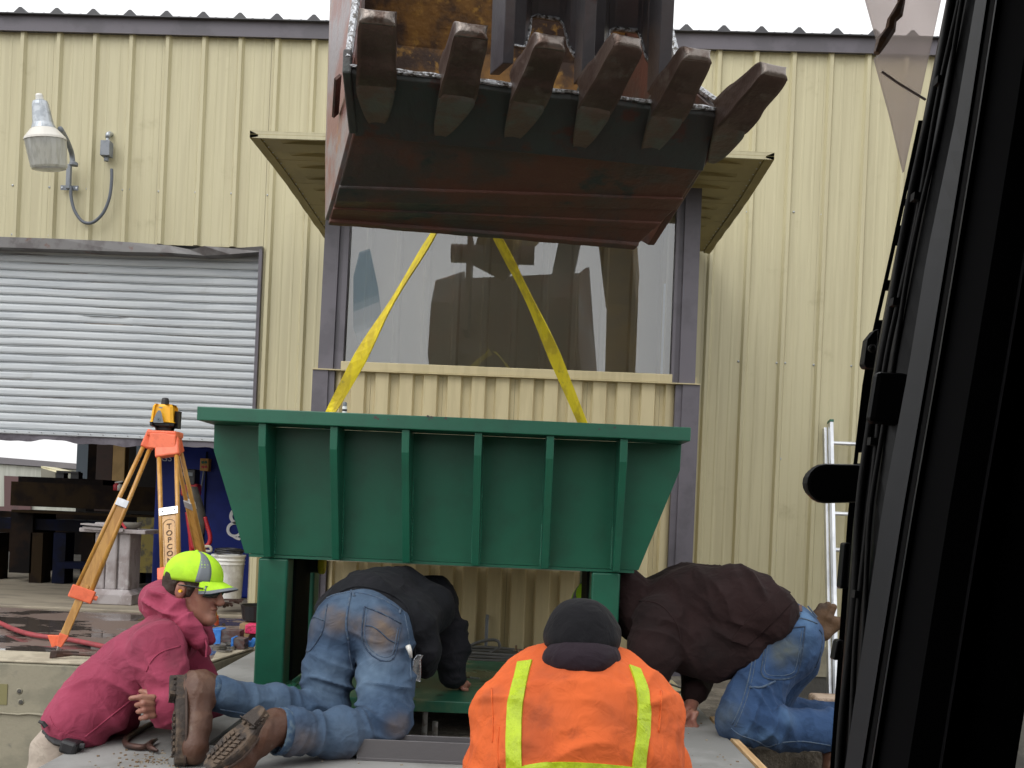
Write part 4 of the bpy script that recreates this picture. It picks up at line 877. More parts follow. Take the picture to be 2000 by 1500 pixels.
# siding sheets lying behind the hopper
def sheet(name, lab, corners, z, n=9):
    b = MB(); a_, c_, d_, e_ = [Vector(q) for q in corners]; rings = []
    N = n*4
    for i in range(N+1):
        t = i/N; hgt = .022 if (i % 4) in (1, 2) else 0
        p = a_.lerp(c_, t); q = e_.lerp(d_, t); rings.append([p+Vector((0,0,hgt)), p.lerp(q,.5)+Vector((0,0,hgt+.004)), q+Vector((0,0,hgt))])
    b.loft(rings, close=False, caps=False); o = b.build(name, TANB, solid=.002); return tag(o, lab, 'siding sheet')
sheet('siding_sheet', 'cut tan siding sheet lying flat behind the green base plate', [(-1.0,5.62,1.085),(.75,5.62,1.085),(.75,6.25,1.085),(-1.0,6.25,1.085)], 1.08, 10)
sheet('siding_sheet', 'tan siding offcut lying on the slab between the orange coat and the brown jacket man', [(.55,4.95,1.075),(.96,4.95,1.075),(.96,5.58,1.075),(.55,5.58,1.075)], 1.08, 3)
b = MB(); pts = []
for k in range(70):
    a_ = k/70*2*math.pi*4; r_ = 1-.05*math.sin(k*.7); pts.append((-.06+.33*r_*math.cos(a_), 5.85+.16*r_*math.sin(a_), 1.125+.006*math.sin(k*.9)+.0005*k))
pts += [P(x, y, 5.8) for x, y in ((962,1278),(975,1265),(972,1252),(955,1250),(930,1256),(905,1268))]
b.tube(smoothpath(pts, 3), .0095, 7); tag(b.build('cable_coil', CABLE, smooth=True), 'coil of grey cable lying on the siding sheet behind the green base plate', 'cable')
b = MB(); pts = [P(x, y, 5.15) for x, y in ((1275,1322),(1300,1333),(1336,1346),(1330,1352),(1275,1349),(1250,1350))]
b.tube(smoothpath(pts, 4), .006, 6); tag(b.build('power_cord', CABLE, smooth=True), 'thin dark cord bent back on the tan offcut under the brown jacket', 'cord')
b = MB(); c = P(1045, 1272, 5.7)
for k in range(14):
    p = c+Vector((random.gauss(0,.045), random.gauss(0,.04), -.02+random.random()*.03)); bar(b, p, p+Vector((random.gauss(0,.04), random.gauss(0,.03), random.random()*.03)), .012, .006)
tag(b.build('scrap_pile', DEB), 'small heap of brown scrap behind the green base plate', 'scrap')
# paint flecks on plate
b = MB()
for px, y, l_ in ((915,1323,.03),(905,1317,.02),(948,1331,.035),(866,1296,.02),(860,1358,.02),(815,1342,.01),(935,1303,.015)):
    c = Pz(px, y, zp+.002); b.add([c+Vector((-l_,-.006,0)), c+Vector((l_*.2,-.012,0)), c+Vector((l_,.004,0)), c+Vector((-l_*.4,.014,0))], [(0,1,2,3)])
b.build('rust_spots', BARM, hop, kind='stuff')
b = MB(); c = Pz(918, 1323, zp+.004); b.tube([c, c+Vector((.05,-.02,.0))], .004, 6); tag(b.build('welding_rod', ALU), 'short bright rod lying on the green base plate beside the hand', 'rod')
# shims taped in blue, on the curb
def stack(px, py, n, wd, dp, tape, lab, Y=None):
    c = Pz(px, py, 1.06); t = thing('shim_stack', lab, 'shim stack', c, 'stacks of steel shims on the curb')
    hh = .0085
    for k in range(n):
        o_ = Vector((random.uniform(-.003,.003), random.uniform(-.003,.003), 0)); b = MB(); b.box((c.x-wd/2+o_.x, c.y-dp/2+o_.y, c.z+k*hh), (c.x+wd/2+o_.x, c.y+dp/2+o_.y, c.z+k*hh+hh*.82)); b.build('shim_plate', SHIM, t)
    H = n*hh
    b = MB(); b.box((c.x+tape[0], c.y-dp/2-.005, c.z), (c.x+tape[1], c.y+dp/2+.005, c.z+H+.003)); b.build('blue_tape', BTAPE, t, bevel=.002)
stack(446, 1257, 11, .17, .11, (-.10, -.035), 'tall brown shim stack wrapped in blue tape at its left side')
stack(469, 1266, 8, .075, .10, (-.045, -.03), 'shorter brown shim stack between the tall taped stack and the green leg')
c = Pz(489, 1264, 1.06); b = MB(); b.prism([c+Vector((-.03,0,0)), c+Vector((.02,0,0)), c+Vector((.035,0,.055)), c+Vector((.01,0,.06)), c+Vector((.0,0,.035)), c+Vector((-.025,0,.04))], (0,.03,0)); tag(b.build('tape_wad', BTAPE, bevel=.004), 'crumpled wad of blue tape beside the green hopper leg', 'tape')
b = MB(); c = Pz(488, 1258, 1.06)
for k in range(6): b.box((c.x-.05+k*.004, c.y+.10, c.z+k*.01), (c.x+.09, c.y+.2, c.z+k*.01+.008))
tag(b.build('spare_shims', SHIM), 'low pile of loose brown shims behind the blue tape wad', 'shims')
t_ = thing('steel_rings', 'steel washers stacked on the curb in front of the taped shims', 'washers', Pz(437, 1276, 1.06))
for px, py, k in ((428,1270,0),(428,1270,1),(428,1270,2),(440,1272,0),(446,1268,0),(446,1268,1),(444,1266,2)):
    c = Pz(px, py, 1.06); b = MB(); b.lathe(c+Vector((0,0,k*.012)), [(.025,0),(.042,0),(.042,.010),(.025,.010),(.025,0)], 20); b.build('ring', STEEL, t_)
c = P(500, 1208, 6.9)
t = MB(); t.lathe(Vector((P(503,1200,6.75).x, 6.75, P(490,1213,6.75).z)), [(.06,0),(.10,.01),(.115,.11),(.12,.115),(.11,.115),(.095,.02)], 20); bow = tag(t.build('black_bowl', BLK, smooth=False), 'black rubber bowl on a cardboard box beside the green leg', 'bowl')
b = MB(); x = P(479, 1230, 6.75).x; b.box((x, 6.6, 1.062), (x+.3, 6.95, P(490,1213,6.75).z-.002)); tag(b.build('cardboard_box', CARD, bevel=.004), 'cardboard box under the black bowl beside the green leg', 'box')
b = MB(); x = P(478, 1230, 6.45).x; zb_ = P(478, 1238, 6.45).z; b.box((x, 6.45, zb_), (x+.16, 6.56, zb_+.062)); tag(b.build('pink_mesh_bundle', PINKM, bevel=.008), 'bundle of bright pink mesh between the shims and the cardboard box', 'mesh bundle')
# hammer at the tripod foot
t = thing('hammer', 'old hammer lying on the curb at the tripod\'s left foot', 'hammer', Pz(115, 1277, 1.06))
a_ = Pz(106, 1276, 1.085); b = MB(); b.loft([[a_+Vector((x,-.02,z_)) for x, z_ in ((-.02,-.03),(.02,-.02),(.025,.02),(-.015,.02))], [a_+Vector((x+.10,.03,z_)) for x, z_ in ((-.0,-.012),(.03,-.01),(.03,.012),(-.0,.012))]]); b.build('head', BARM, t, bevel=.004)
b = MB(); b.tube([a_+Vector((.05,.0,0)), a_+Vector((.26,.05,-.01)), a_+Vector((.38,.06,-.01))], [.009,.009,.014], 8); b.build('handle', BARM, t, smooth=True)
# red hose
pts = [Pz(x, y, 1.07) for x, y in ((-120,1180),(-40,1200),(0,1217),(30,1230),(60,1239),(100,1245),(140,1250),(180,1258),(220,1266),(280,1274))]
b = MB(); b.tube(smoothpath(pts, 6), .0165, 10); tag(b.build('red_hose', REDH, smooth=True), 'red air hose lying across the wet concrete beside the tripod foot', 'hose')
# ============================================================ INSIDE THE SHOP
# far building seen through the rear opening
fb = thing('far_building', 'pale metal building with a grey roof edge, seen through the open shop', 'building', P(50, 980, 30))
Yf = 30
b = MB(); a_ = P(-300, 880, Yf); c_ = P(230, 915, Yf); b.loft([[(a_.x, Yf, -1), (c_.x, Yf, -1), (c_.x, Yf+4, -1), (a_.x, Yf+4, -1)], [(a_.x, Yf, P(0,898,Yf).z), (c_.x, Yf, P(200,922,Yf).z), (c_.x, Yf+4, P(200,922,Yf).z), (a_.x, Yf+4, P(0,898,Yf).z)]]); b.build('wall', CREAM, fb)
b = MB(); b.loft([[P(-300, 868, Yf-.1), P(-300, 884, Yf-.1), P(-300, 884, Yf-.1)+Vector((0,3,0)), P(-300,868,Yf-.1)+Vector((0,3,0))], [P(230, 912, Yf-.1), P(230, 922, Yf-.1), P(230, 922, Yf-.1)+Vector((0,3,0)), P(230,912,Yf-.1)+Vector((0,3,0))]]); b.build('roof_edge', mat('far_roof', (.16,.15,.16), .6), fb)
b = MB(); b.prism([P(8, 929, Yf-.1), P(60, 932, Yf-.1), P(60, 1010, Yf-.1), P(8, 1005, Yf-.1)], (0,.05,0)); b.build('door', MAROON, fb)
b = MB(); b.prism([P(80, 910, Yf-1), P(130, 922, Yf-1.6), P(115, 924, Yf-1.6), P(80, 914, Yf-1)], (0,1,0)); b.build('awning', TAN, fb)
b = MB(); b.prism([P(80, 914, Yf-.1), P(108, 920, Yf-.1), P(108, 960, Yf-.1), P(80, 960, Yf-.1)], (0,.05,0)); b.build('window', mat('far_window_tan', (.2,.19,.15), .6), fb)  # flat darker tan panel
b = MB(); b.prism([P(-5, 989, 26), P(24, 989, 26), P(24, 1004, 26), P(-5,1004,26)], (0,.3,0)); tag(b.build('timber_beam', MAROON), 'reddish beam end lying beyond the open shop at the far left', 'beam')
def boxpx(name, m, x0, y0, x1, y1, Y, dY, parent=None, **k):
    a_ = P(x0, y0, Y); c_ = P(x1, y1, Y); b = MB(); b.box((a_.x, Y, min(a_.z, c_.z)), (c_.x, Y+dY, max(a_.z, c_.z))); return b.build(name, m, parent, **k)
tag(boxpx('steel_column', BLGR, 152, 840, 171, 935, 14, .25), 'blue-grey steel column at the far opening of the shop', 'column')
tag(boxpx('steel_column', DARKST, 174, 840, 190, 1000, 12.5, .3), 'dark steel column beside the rusty column in the shop', 'column')
tag(boxpx('steel_column', RUSTC, 190, 840, 216, 1000, 12, .3, bevel=.01), 'rusty brown steel column inside the shop', 'column')
tag(boxpx('steel_column', TANP, 222, 840, 240, 1000, 11.6, .12, bevel=.01), 'tan painted post to the right of the rusty column', 'column')
tag(boxpx('door_track', BLGR, 268, 840, 273, 900, 11, .1), 'thin pale door track inside the shop behind the tripod', 'track')
pm = thing('machine_frame', 'dark brown and navy steel machine frame standing inside the shop', 'machine', P(130, 1150, 10))
boxpx('top_beam', DARKST, 36, 930, 200, 965, 10.1, .6, pm)
boxpx('top_beam', BROWNST, 22, 940, 320, 1000, 10, .3, pm)
boxpx('lower_flange', BROWNST, 22, 1000, 320, 1008, 9.9, .5, pm)
boxpx('side_post', DARKST, 22, 1000, 60, 1120, 10, .5, pm)
boxpx('cross_beam', NAVY, 0, 1010, 310, 1045, 10.05, .4, pm)
boxpx('cross_beam', NAVY, 110, 1098, 310, 1118, 9.8, .3, pm)
for x0 in (-25, 60, 105, 160, 255, 288): boxpx('post', NAVY if x0 in (105, 288) else BROWNST, x0, 1040, x0+20, 1140, 10+.1*(x0 % 3), .2, pm)
boxpx('rear_panel', DARKST, -300, 985, 310, 1090, 11.4, .1, pm)
for x0, x1, y0 in ((110, 124, 920), (138, 153, 922)):
    boxpx('lug', BLK, x0, y0, x1, 940, 10.3, .1, pm)
boxpx('lug_bar', BLK, 110, 919, 153, 925, 10.28, .06, pm)
boxpx('yellow_panel', YELP, 268, 1010, 312, 1120, 9.7, .1, pm)
fe = P(228, 958, 9.9); t = thing('fire_extinguisher', 'small red extinguisher with a white label standing on the machine beam', 'extinguisher', fe)
b = MB(); b.lathe(fe, [(.03,0),(.035,.01),(.035,.055),(.015,.075)], 14); b.build('body', RED, t, smooth=True)
b = MB(); b.lathe(fe+Vector((.035,-.005,0)), [(.03,0),(.033,.05),(.01,.07)], 12); b.build('bag', WHITE, t, smooth=True)
b = MB(); bar(b, fe+Vector((-.02,0,.08)), fe+Vector((.06,-.01,.095)), .012, .014); b.build('handle', WHITE, t)
# blue container
bc = thing('blue_container', 'large blue painted steel container inside the shop behind the tripod', 'container', P(420, 1170, 9.3))
a_ = P(306, 868, 9.3); c_ = P(560, 1186, 9.3); b = MB(); b.box((a_.x, 9.3, 1.066), (c_.x, 11.2, a_.z)); b.build('body', BLUE, bc, bevel=.02)
b = MB(); x = P(402, 900, 9.29).x; b.box((x, 9.286, 1.1), (x+.012, 9.30, a_.z-.05)); b.build('door_seam', NAVY, bc)
boxpx('control_box', mat('ochre_box', (.42,.22,.04), .5), 391, 895, 407, 920, 9.2, .08, bc, bevel=.004)
for x, y in ((396, 903), (402, 903), (396, 912), (402, 912)):
    b = MB(); b.lathe(P(x, y, 9.2), [(.014,0),(.012,.01)], 10, M=Vector((0,-1,0)).to_track_quat('Z','Y').to_matrix()); b.build('button', RED if y > 910 else GREEN, bc)
b = MB(); b.tube([P(398, 920, 9.22), P(396, 935, 9.22), P(392, 960, 9.22)], .009, 7); b.build('control_cable', GREYP, bc)
RM = Matrix(((1,0,0),(0,0,-1),(0,1,0)))
text_mesh('Q', .20, P(458, 1036, 9.29), RM, 'lettering', WHITEP, bc, .003, bold=.004); text_mesh('G', .22, P(463, 1010, 9.29), RM, 'lettering', WHITEP, bc, .003, bold=.004)
text_mesh('GS', .09, P(325, 895, 9.29), RM, 'lettering', LINK, bc, .002)
# vacuum with a hanging bag
vc = thing('leaf_vacuum', 'red walk-behind vacuum with a grey hanging bag standing before the blue container', 'vacuum', P(385, 1110, 8.7))
boxpx('engine_cover', BLK, 350, 915, 380, 948, 8.7, .15, vc, bevel=.01); boxpx('red_housing', RED, 352, 943, 384, 970, 8.7, .14, vc, bevel=.02); boxpx('cover_label', GREYP, 356, 922, 376, 930, 8.69, .01, vc)
b = MB(); rings = []
for y, x0, x1, d_ in ((950,366,384,.06),(975,366,392,.09),(1000,370,398,.11),(1020,372,402,.11),(1040,380,399,.07),(1046,384,396,.03)):
    p0 = P(x0, y, 8.6); p1 = P(x1, y, 8.6); cx = (p0.x+p1.x)/2; hw = (p1.x-p0.x)/2; rings.append([(cx+hw*math.cos(a)*(1+.12*math.sin(a*3+y)), 8.6+d_*math.sin(a), p0.z) for a in np.linspace(0, 2*math.pi, 14, endpoint=False)])
b.loft(rings); b.build('bag', GREYB, vc, smooth=True)
b = MB(); b.tube(smoothpath([P(x, y, 8.58) for x, y in ((400,1010),(404,1025),(410,1045),(409,1060),(400,1068),(388,1062),(378,1070),(372,1045),(366,1000))], 5), .02, 8); b.build('handle_loop', RED, vc, smooth=True)
b = MB(); b.tube([P(365,960,8.6), P(376,1100,8.6)], .02, 8); b.lathe(P(378,1105,8.6), [(.09,-.03),(.1,0),(.09,.05),(.03,.08)], 14); b.build('stand', RED, vc)
# coiled rope and white pail
b = MB(); pts = [P(x, y, 8.2) for x, y in ((378,1050),(388,1062),(400,1075),(412,1076),(410,1068),(398,1068),(386,1072),(384,1080),(400,1084))]; b.tube(smoothpath(pts, 5), .012, 7); tag(b.build('rope', mat('pale_rope', (.4,.38,.3), .9), smooth=True), 'pale rope hanging in a loop between the vacuum and the white pail', 'rope')
pc = P(443, 1172, 8.15); pl = thing('white_pail', 'white plastic pail holding coiled black cord, behind the pink sweatshirt man\'s cap', 'pail', pc)
hp_ = P(443, 1083, 8.15).z-pc.z
b = MB(); b.lathe(pc, [(.112,0),(.117,.01),(.130,hp_-.08),(.137,hp_-.08),(.131,hp_-.06),(.138,hp_-.045),(.132,hp_-.03),(.142,hp_-.01),(.142,hp_),(.128,hp_)], 30); b.build('body', WHITE, pl, smooth=False)
b = MB(); pts = []
for k in range(60):
    a = k*.55; pts.append(pc+Vector((.10*math.cos(a)*(1-.2*math.sin(k*.4)), .09*math.sin(a), hp_+.012+.035*abs(math.sin(k*.21)))))
b.tube(smoothpath(pts, 3), .008, 6); b.build('black_cord', BLK, pl, smooth=True)
b = MB()
for k in range(16):
    p = P(445+random.gauss(0,14), 1177+random.gauss(0,3), 7.9+random.random()*.1); bar(b, p, p+Vector((random.gauss(0,.07), random.gauss(0,.03), random.gauss(0,.015))), .02, .014)
tag(b.build('tool_pile', BARM), 'dark pile of hand tools on the shop floor in front of the white pail', 'tools')
# pedestal
pe = thing('concrete_pedestal', 'whitewashed fluted pedestal with papers and a grey dish on top, inside the shop door', 'pedestal', Pz(232, 1178, 1.062))
Yp = 8.5
def pbox(name, x0, y0, x1, y1, dY, off=0, m=PEDW, **k): 
    a_ = P(x0, y0, Yp); c_ = P(x1, y1, Yp); b = MB(); b.box((a_.x, Yp-dY/2+off, min(a_.z,c_.z)), (c_.x, Yp+dY/2+off, max(a_.z,c_.z))); return b.build(name, m, pe, bevel=.008, **k)
a_ = P(181,1150,Yp); c_ = P(275,1152,Yp); zf_ = 1.064
b = MB(); b.loft([[(a_.x,Yp-.2,zf_),(c_.x,Yp-.2,zf_),(c_.x,Yp+.2,zf_),(a_.x,Yp+.2,zf_)], [(a_.x,Yp-.2,zf_+.085),(c_.x,Yp-.2,zf_+.085),(c_.x,Yp+.2,zf_+.085),(a_.x,Yp+.2,zf_+.085)], [(a_.x+.055,Yp-.15,zf_+.125),(c_.x-.055,Yp-.15,zf_+.125),(c_.x-.055,Yp+.15,zf_+.125),(a_.x+.055,Yp+.15,zf_+.125)]]); b.build('base', PEDW, pe, bevel=.006)
zt_ = P(230, 1040, Yp).z
for k in range(3):
    x0 = a_.x+.06+k*.105; b = MB(); b.box((x0, Yp-.14-(.012 if k == 1 else 0), zf_+.12), (x0+.094, Yp+.12, zt_)); b.build('flute', PEDW, pe, bevel=.014)
b = MB(); b.box((a_.x+.065, Yp-.12, zf_+.12), (c_.x-.065, Yp+.1, zt_-.005)); b.build('core', PEDW, pe)
b = MB(); b.box((P(172,1040,Yp).x, Yp-.18, zt_), (P(299,1040,Yp).x, Yp+.18, zt_+.035)); b.build('cap_slab', PEDW, pe, bevel=.006)
b = MB(); bar(b, P(165, 1023, Yp-.15), P(212, 1027, Yp-.15), .16, .012); bar(b, P(172,1030,Yp-.1), P(250,1036,Yp-.1), .22, .02); b.build('loose_board', PEDW, pe)
b = MB(); x = P(196,1015,Yp).x; b.box((x, Yp-.12, zt_+.036), (x+.13, Yp+.05, zt_+.085)); b.build('papers', PEDW, pe, bevel=.01)
b = MB(); b.lathe(P(257, 1034, Yp-.08), [(.04,0),(.075,.03),(.085,.06),(.08,.06)], 18); b.build('dish', GREYB, pe, smooth=True)
b = MB(); bar(b, P(236,1018,Yp-.14), P(246,1032,Yp-.14), .02, .02); b.build('red_tool', RED, pe)
# ============================================================ PEOPLE: distance fields meshed with surface nets
def V3(p): return np.array([p[0], p[1], p[2]], dtype=np.float32)
class Vol:
    def __init__(s, lo, hi, h):
        s.lo = np.array(lo, np.float32); s.h = h; n = np.ceil((np.array(hi)-np.array(lo))/h).astype(int)+1; s.n = n
        s.F = np.full(n, 1.0, np.float32)
    def sub(s, lo, hi):
        a = np.clip(np.floor((lo-s.lo)/s.h).astype(int), 0, s.n); b = np.clip(np.ceil((hi-s.lo)/s.h).astype(int)+1, 0, s.n)
        if (b <= a).any(): return None
        g_ = [s.lo[i]+s.h*np.arange(a[i], b[i], dtype=np.float32) for i in range(3)]
        return (slice(a[0], b[0]), slice(a[1], b[1]), slice(a[2], b[2])), g_[0][:,None,None], g_[1][None,:,None], g_[2][None,None,:]
    def merge(s, sl, d, k, neg=False):
        A = s.F[sl]
        if neg: s.F[sl] = np.maximum(A, -d); return
        if k <= 0: s.F[sl] = np.minimum(A, d); return
        hh = np.maximum(k-np.abs(A-d), 0)/k; s.F[sl] = np.minimum(A, d)-hh*hh*k*.25
    def cone(s, a, b, ra, rb, k=.03, neg=False):
        a = V3(a); b = V3(b); R = max(ra, rb)+k+3*s.h
        q = s.sub(np.minimum(a, b)-R, np.maximum(a, b)+R)
        if q is None: return
        sl, x, y, z = q; d = b-a; L2 = float((d*d).sum())+1e-9
        t = np.clip(((x-a[0])*d[0]+(y-a[1])*d[1]+(z-a[2])*d[2])/L2, 0, 1)
        dist = np.sqrt((x-a[0]-t*d[0])**2+(y-a[1]-t*d[1])**2+(z-a[2]-t*d[2])**2)-(ra+(rb-ra)*t)
        s.merge(sl, dist, k, neg)
    def ell(s, c, r, M=None, k=.03, neg=False):
        c = V3(c); r = np.array(r, np.float32); R = float(r.max())+k+3*s.h; q = s.sub(c-R, c+R)
        if q is None: return
        sl, x, y, z = q; M = np.eye(3, dtype=np.float32) if M is None else np.array(M, np.float32)   # rows = local axes
        X, Y_, Z = x-c[0], y-c[1], z-c[2]
        l = [(M[i,0]*X+M[i,1]*Y_+M[i,2]*Z) for i in range(3)]
        k0 = np.sqrt(sum((l[i]/r[i])**2 for i in range(3))); k1 = np.sqrt(sum((l[i]/r[i]**2)**2 for i in range(3)))+1e-6
        s.merge(sl, (k0*(k0-1)/k1).astype(np.float32), k, neg)
    def chain(s, pts, rs, k=.03):
        for i in range(len(pts)-1): s.cone(pts[i], pts[i+1], rs[i], rs[i+1], k)
def nets(vol):
    F_ = vol.F; I = F_ < 0; n = np.array(F_.shape)
    cnt = sum(I[i:n[0]-1+i, j:n[1]-1+j, k:n[2]-1+k].astype(np.int8) for i in (0,1) for j in (0,1) for k in (0,1))
    act = (cnt > 0) & (cnt < 8); idx = np.argwhere(act); cid = np.full(act.shape, -1, np.int32); cid[act] = np.arange(len(idx), dtype=np.int32)
    cv = {}
    for i in (0,1):
        for j in (0,1):
            for k in (0,1): cv[(i,j,k)] = F_[idx[:,0]+i, idx[:,1]+j, idx[:,2]+k]
    P_ = np.zeros((len(idx), 3)); C_ = np.zeros(len(idx))
    for a in cv:
        for ax in range(3):
            if a[ax] == 0:
                b = list(a); b[ax] = 1; b = tuple(b); va, vb = cv[a], cv[b]; m = (va < 0) != (vb < 0)
                t = np.where(m, va/np.where(m, va-vb, 1), 0)
                pos = np.array(a, float)[None,:].repeat(len(idx), 0); pos[:,ax] += t; P_[m] += pos[m]; C_[m] += 1
    V = (idx+P_/C_[:,None])*vol.h+vol.lo
    G = np.stack([sum((cv[c]*(1 if c[ax] else -1)) for c in cv) for ax in range(3)], 1); G /= (np.linalg.norm(G, axis=1, keepdims=True)+1e-9)
    faces = []
    for ax in range(3):
        o1, o2 = [(1,2),(2,0),(0,1)][ax]
        A = I; sl0 = [slice(None)]*3; sl1 = [slice(None)]*3; sl0[ax] = slice(0, n[ax]-1); sl1[ax] = slice(1, n[ax])
        e = A[tuple(sl0)] != A[tuple(sl1)]; w_ = np.argwhere(e); w_ = w_[(w_[:,o1] > 0) & (w_[:,o2] > 0) & (w_[:,o1] < n[o1]-1) & (w_[:,o2] < n[o2]-1)]
        ins = A[w_[:,0], w_[:,1], w_[:,2]]
        def cc(d1, d2):
            q = w_.copy(); q[:,o1] += d1; q[:,o2] += d2; return cid[q[:,0], q[:,1], q[:,2]]
        f = np.stack([cc(-1,-1), cc(0,-1), cc(0,0), cc(-1,0)], 1); f[~ins] = f[~ins][:, ::-1]; faces.append(f)
    f = np.concatenate(faces); f = f[(f >= 0).all(1)]
    return V, G, f
_perm = np.random.RandomState(5).rand(64, 64, 64).astype(np.float32)
def vnoise(p):
    i = np.floor(p).astype(int); f = p-i; f = f*f*(3-2*f); r = 0
    for a in (0,1):
        for b in (0,1):
            for c in (0,1):
                wgt = (f[:,0] if a else 1-f[:,0])*(f[:,1] if b else 1-f[:,1])*(f[:,2] if c else 1-f[:,2])
                r = r+wgt*_perm[(i[:,0]+a) % 64, (i[:,1]+b) % 64, (i[:,2]+c) % 64]
    return r
def frame(ax):
    ax = np.array(ax, float); ax /= np.linalg.norm(ax); t = np.array([0,0,1.]) if abs(ax[2]) < .8 else np.array([1.,0,0]); u = np.cross(ax, t); u /= np.linalg.norm(u); return np.stack([ax, u, np.cross(ax, u)])
def folds(V, G, specs, base=.004, bf=5., seed=0.):
    d = base*1.3*(vnoise(V*bf+seed+11)-.5)*2
    w1 = (vnoise(V*3.1+seed+41)-.5)*.16; r1 = 1-np.abs(2*vnoise(np.stack([(V[:,0]+w1)*9, (V[:,1]-w1)*9, (V[:,2]+w1)*9], 1)*np.array([1.1,1.1,.75])+seed+51)-1)
    r2 = 1-np.abs(2*vnoise(V*19+seed+61+w1[:,None]*22)-1)
    d = d+base*1.6*(r1**3-.3)+base*.55*(r2**3-.3)
    for c, rad, ax, fr, amp in specs:      # stretched ridges that run across ax
        M = frame(ax); q = (V-np.array(c)) @ M.T; w_ = np.exp(-((V-np.array(c))**2).sum(1)/(rad*rad))
        q2 = q.copy(); warp = (vnoise(V*4+seed+3)-.5)*.10; q2[:,0] += warp
        nz = vnoise(np.stack([q2[:,0]*fr, q2[:,1]*fr*.22, q2[:,2]*fr*.22], 1)+seed+7)
        rid = 1-np.abs(2*nz-1); d = d+amp*1.6*w_*(rid**3-.25)
    return V+G*d[:,None]
def tomesh(name, vol, m, parent=None, specs=(), base=.0, bf=5., seed=0., attrs=None, cut=None, label=None):
    V, G, f = nets(vol)
    if base or specs: V = folds(V, G, specs, base, bf, seed)
    if cut is not None:
        keep = cut(V); kf = keep[f].all(1); f = f[kf]; used = np.unique(f); rm = np.full(len(V), -1); rm[used] = np.arange(len(used)); V = V[used]; f = rm[f]
    me = bpy.data.meshes.new(name); me.from_pydata(V.tolist(), [], f.tolist())
    for an, pts in (attrs or {}).items():
        at_ = me.attributes.new(an, 'FLOAT', 'POINT'); val = np.zeros(len(V))
        for c, rad, v in pts: val = np.maximum(val, v*np.exp(-(((V-np.array(c))**2).sum(1)/(rad*rad))**1.5))
        val *= .55+.9*vnoise(V*22)*(.5+vnoise(V*60)); at_.data.foreach_set('value', np.clip(val, 0, 1))
    return link(name, me, m, parent, smooth=True)
def cloth(name, col, c2=None, rough=.85, dirt=None, fade=None, wb_=300, ws=.25, vs=6, c3=None, s3=14, lo3=.6, hi3=.7, st=(1,1,1), sheen=.3):
    m = mat(name, col, rough, c2=c2, vs=vs, bump=ws, bs=wb_, bd=.002, c3=c3, s3=s3, lo3=lo3, hi3=hi3, st=st, spec=.2)
    n = m.node_tree.nodes; L_ = m.node_tree.links; b = n['Principled BSDF']; b.inputs['Sheen Weight'].default_value = sheen*.12; b.inputs['Sheen Roughness'].default_value = .6
    # soft creases
    tc = n.new('ShaderNodeTexCoord'); nz = n.new('ShaderNodeTexNoise'); nz.inputs['Scale'].default_value = 16; nz.inputs['Detail'].default_value = 3; nz.inputs['Distortion'].default_value = .8
    L_.new(tc.outputs['Object'], nz.inputs[0]); bp = n.new('ShaderNodeBump'); bp.inputs['Strength'].default_value = .55; bp.inputs['Distance'].default_value = .018; L_.new(nz.outputs[0], bp.inputs['Height'])
    old = [x for x in n if x.type == 'BUMP' and x != bp][0]; L_.new(bp.outputs[0], old.inputs['Normal'])
    for an, colr in (('fade', fade), ('dirt', dirt)):
        if colr is None: continue
        at_ = n.new('ShaderNodeAttribute'); at_.attribute_name = an; mx = n.new('ShaderNodeMix'); mx.data_type = 'RGBA'
        src = b.inputs['Base Color'].links[0].from_socket if b.inputs['Base Color'].links else None
        L_.new(at_.outputs['Fac'], mx.inputs[0])
        if src: L_.new(src, mx.inputs[6])
        else: mx.inputs[6].default_value = (*col, 1)
        mx.inputs[7].default_value = (*colr, 1); L_.new(mx.outputs[2], b.inputs['Base Color'])
    return m
SKIN = mat('skin', (.33, .155, .105), .5, c2=(.27, .11, .078), vs=18, c3=(.30,.15,.11), s3=30, bump=.08, bs=140, bd=.002); SKIN.node_tree.nodes['Principled BSDF'].inputs['Subsurface Weight'].default_value = .12; SKIN.node_tree.nodes['Principled BSDF'].inputs['Subsurface Radius'].default_value = (.012,.005,.003)
HAIR = mat('brown_hair', (.035, .02, .013), .7, bump=.8, bs=150, bst=(1,1,.3))
PINK = cloth('maroon_fleece', (.32, .052, .098), c2=(.27, .040, .078), vs=4, ws=.15, dirt=(.14,.035,.05), fade=(.27,.05,.09))
KHAKI = cloth('khaki_cloth', (.42,.36,.30), c2=(.36,.30,.25))
DENIM = cloth('blue_denim', (.050, .105, .21), c2=(.035, .078, .165), vs=7, vlo_=0 if 0 else .85, ) if 0 else cloth('blue_denim', (.044, .078, .135), c2=(.026, .050, .094), vs=9, ws=.35, dirt=(.145, .11, .085), fade=(.125, .19, .27))
DENIM2 = cloth('bright_denim', (.030, .066, .150), c2=(.019, .045, .105), vs=9, ws=.35, dirt=(.085, .10, .095), fade=(.10, .19, .33))
SEAM = mat('denim_seam', (.085,.12,.17), .9, c2=(.05,.09,.16), vs=60, bump=.5, bs=200)
SEAMD = mat('dark_seam', (.026,.046,.085), .9, c2=(.06,.09,.13), vs=45)
BLKJ = cloth('black_jacket_cloth', (.008, .009, .012), c2=(.013,.013,.017), vs=4, ws=.12, rough=.8, sheen=.15)
BRNJ = cloth('brown_duck_jacket', (.022, .0105, .0105), c2=(.015,.007,.007), vs=4, ws=.2, sheen=.12, dirt=(.012,.007,.007))
ORJ = cloth('orange_coat', (.70, .135, .035), c2=(.60, .11, .03), vs=5, ws=.1, dirt=(.26, .065, .03), c3=(.46,.09,.03), s3=9, lo3=.58, hi3=.75, sheen=.1)
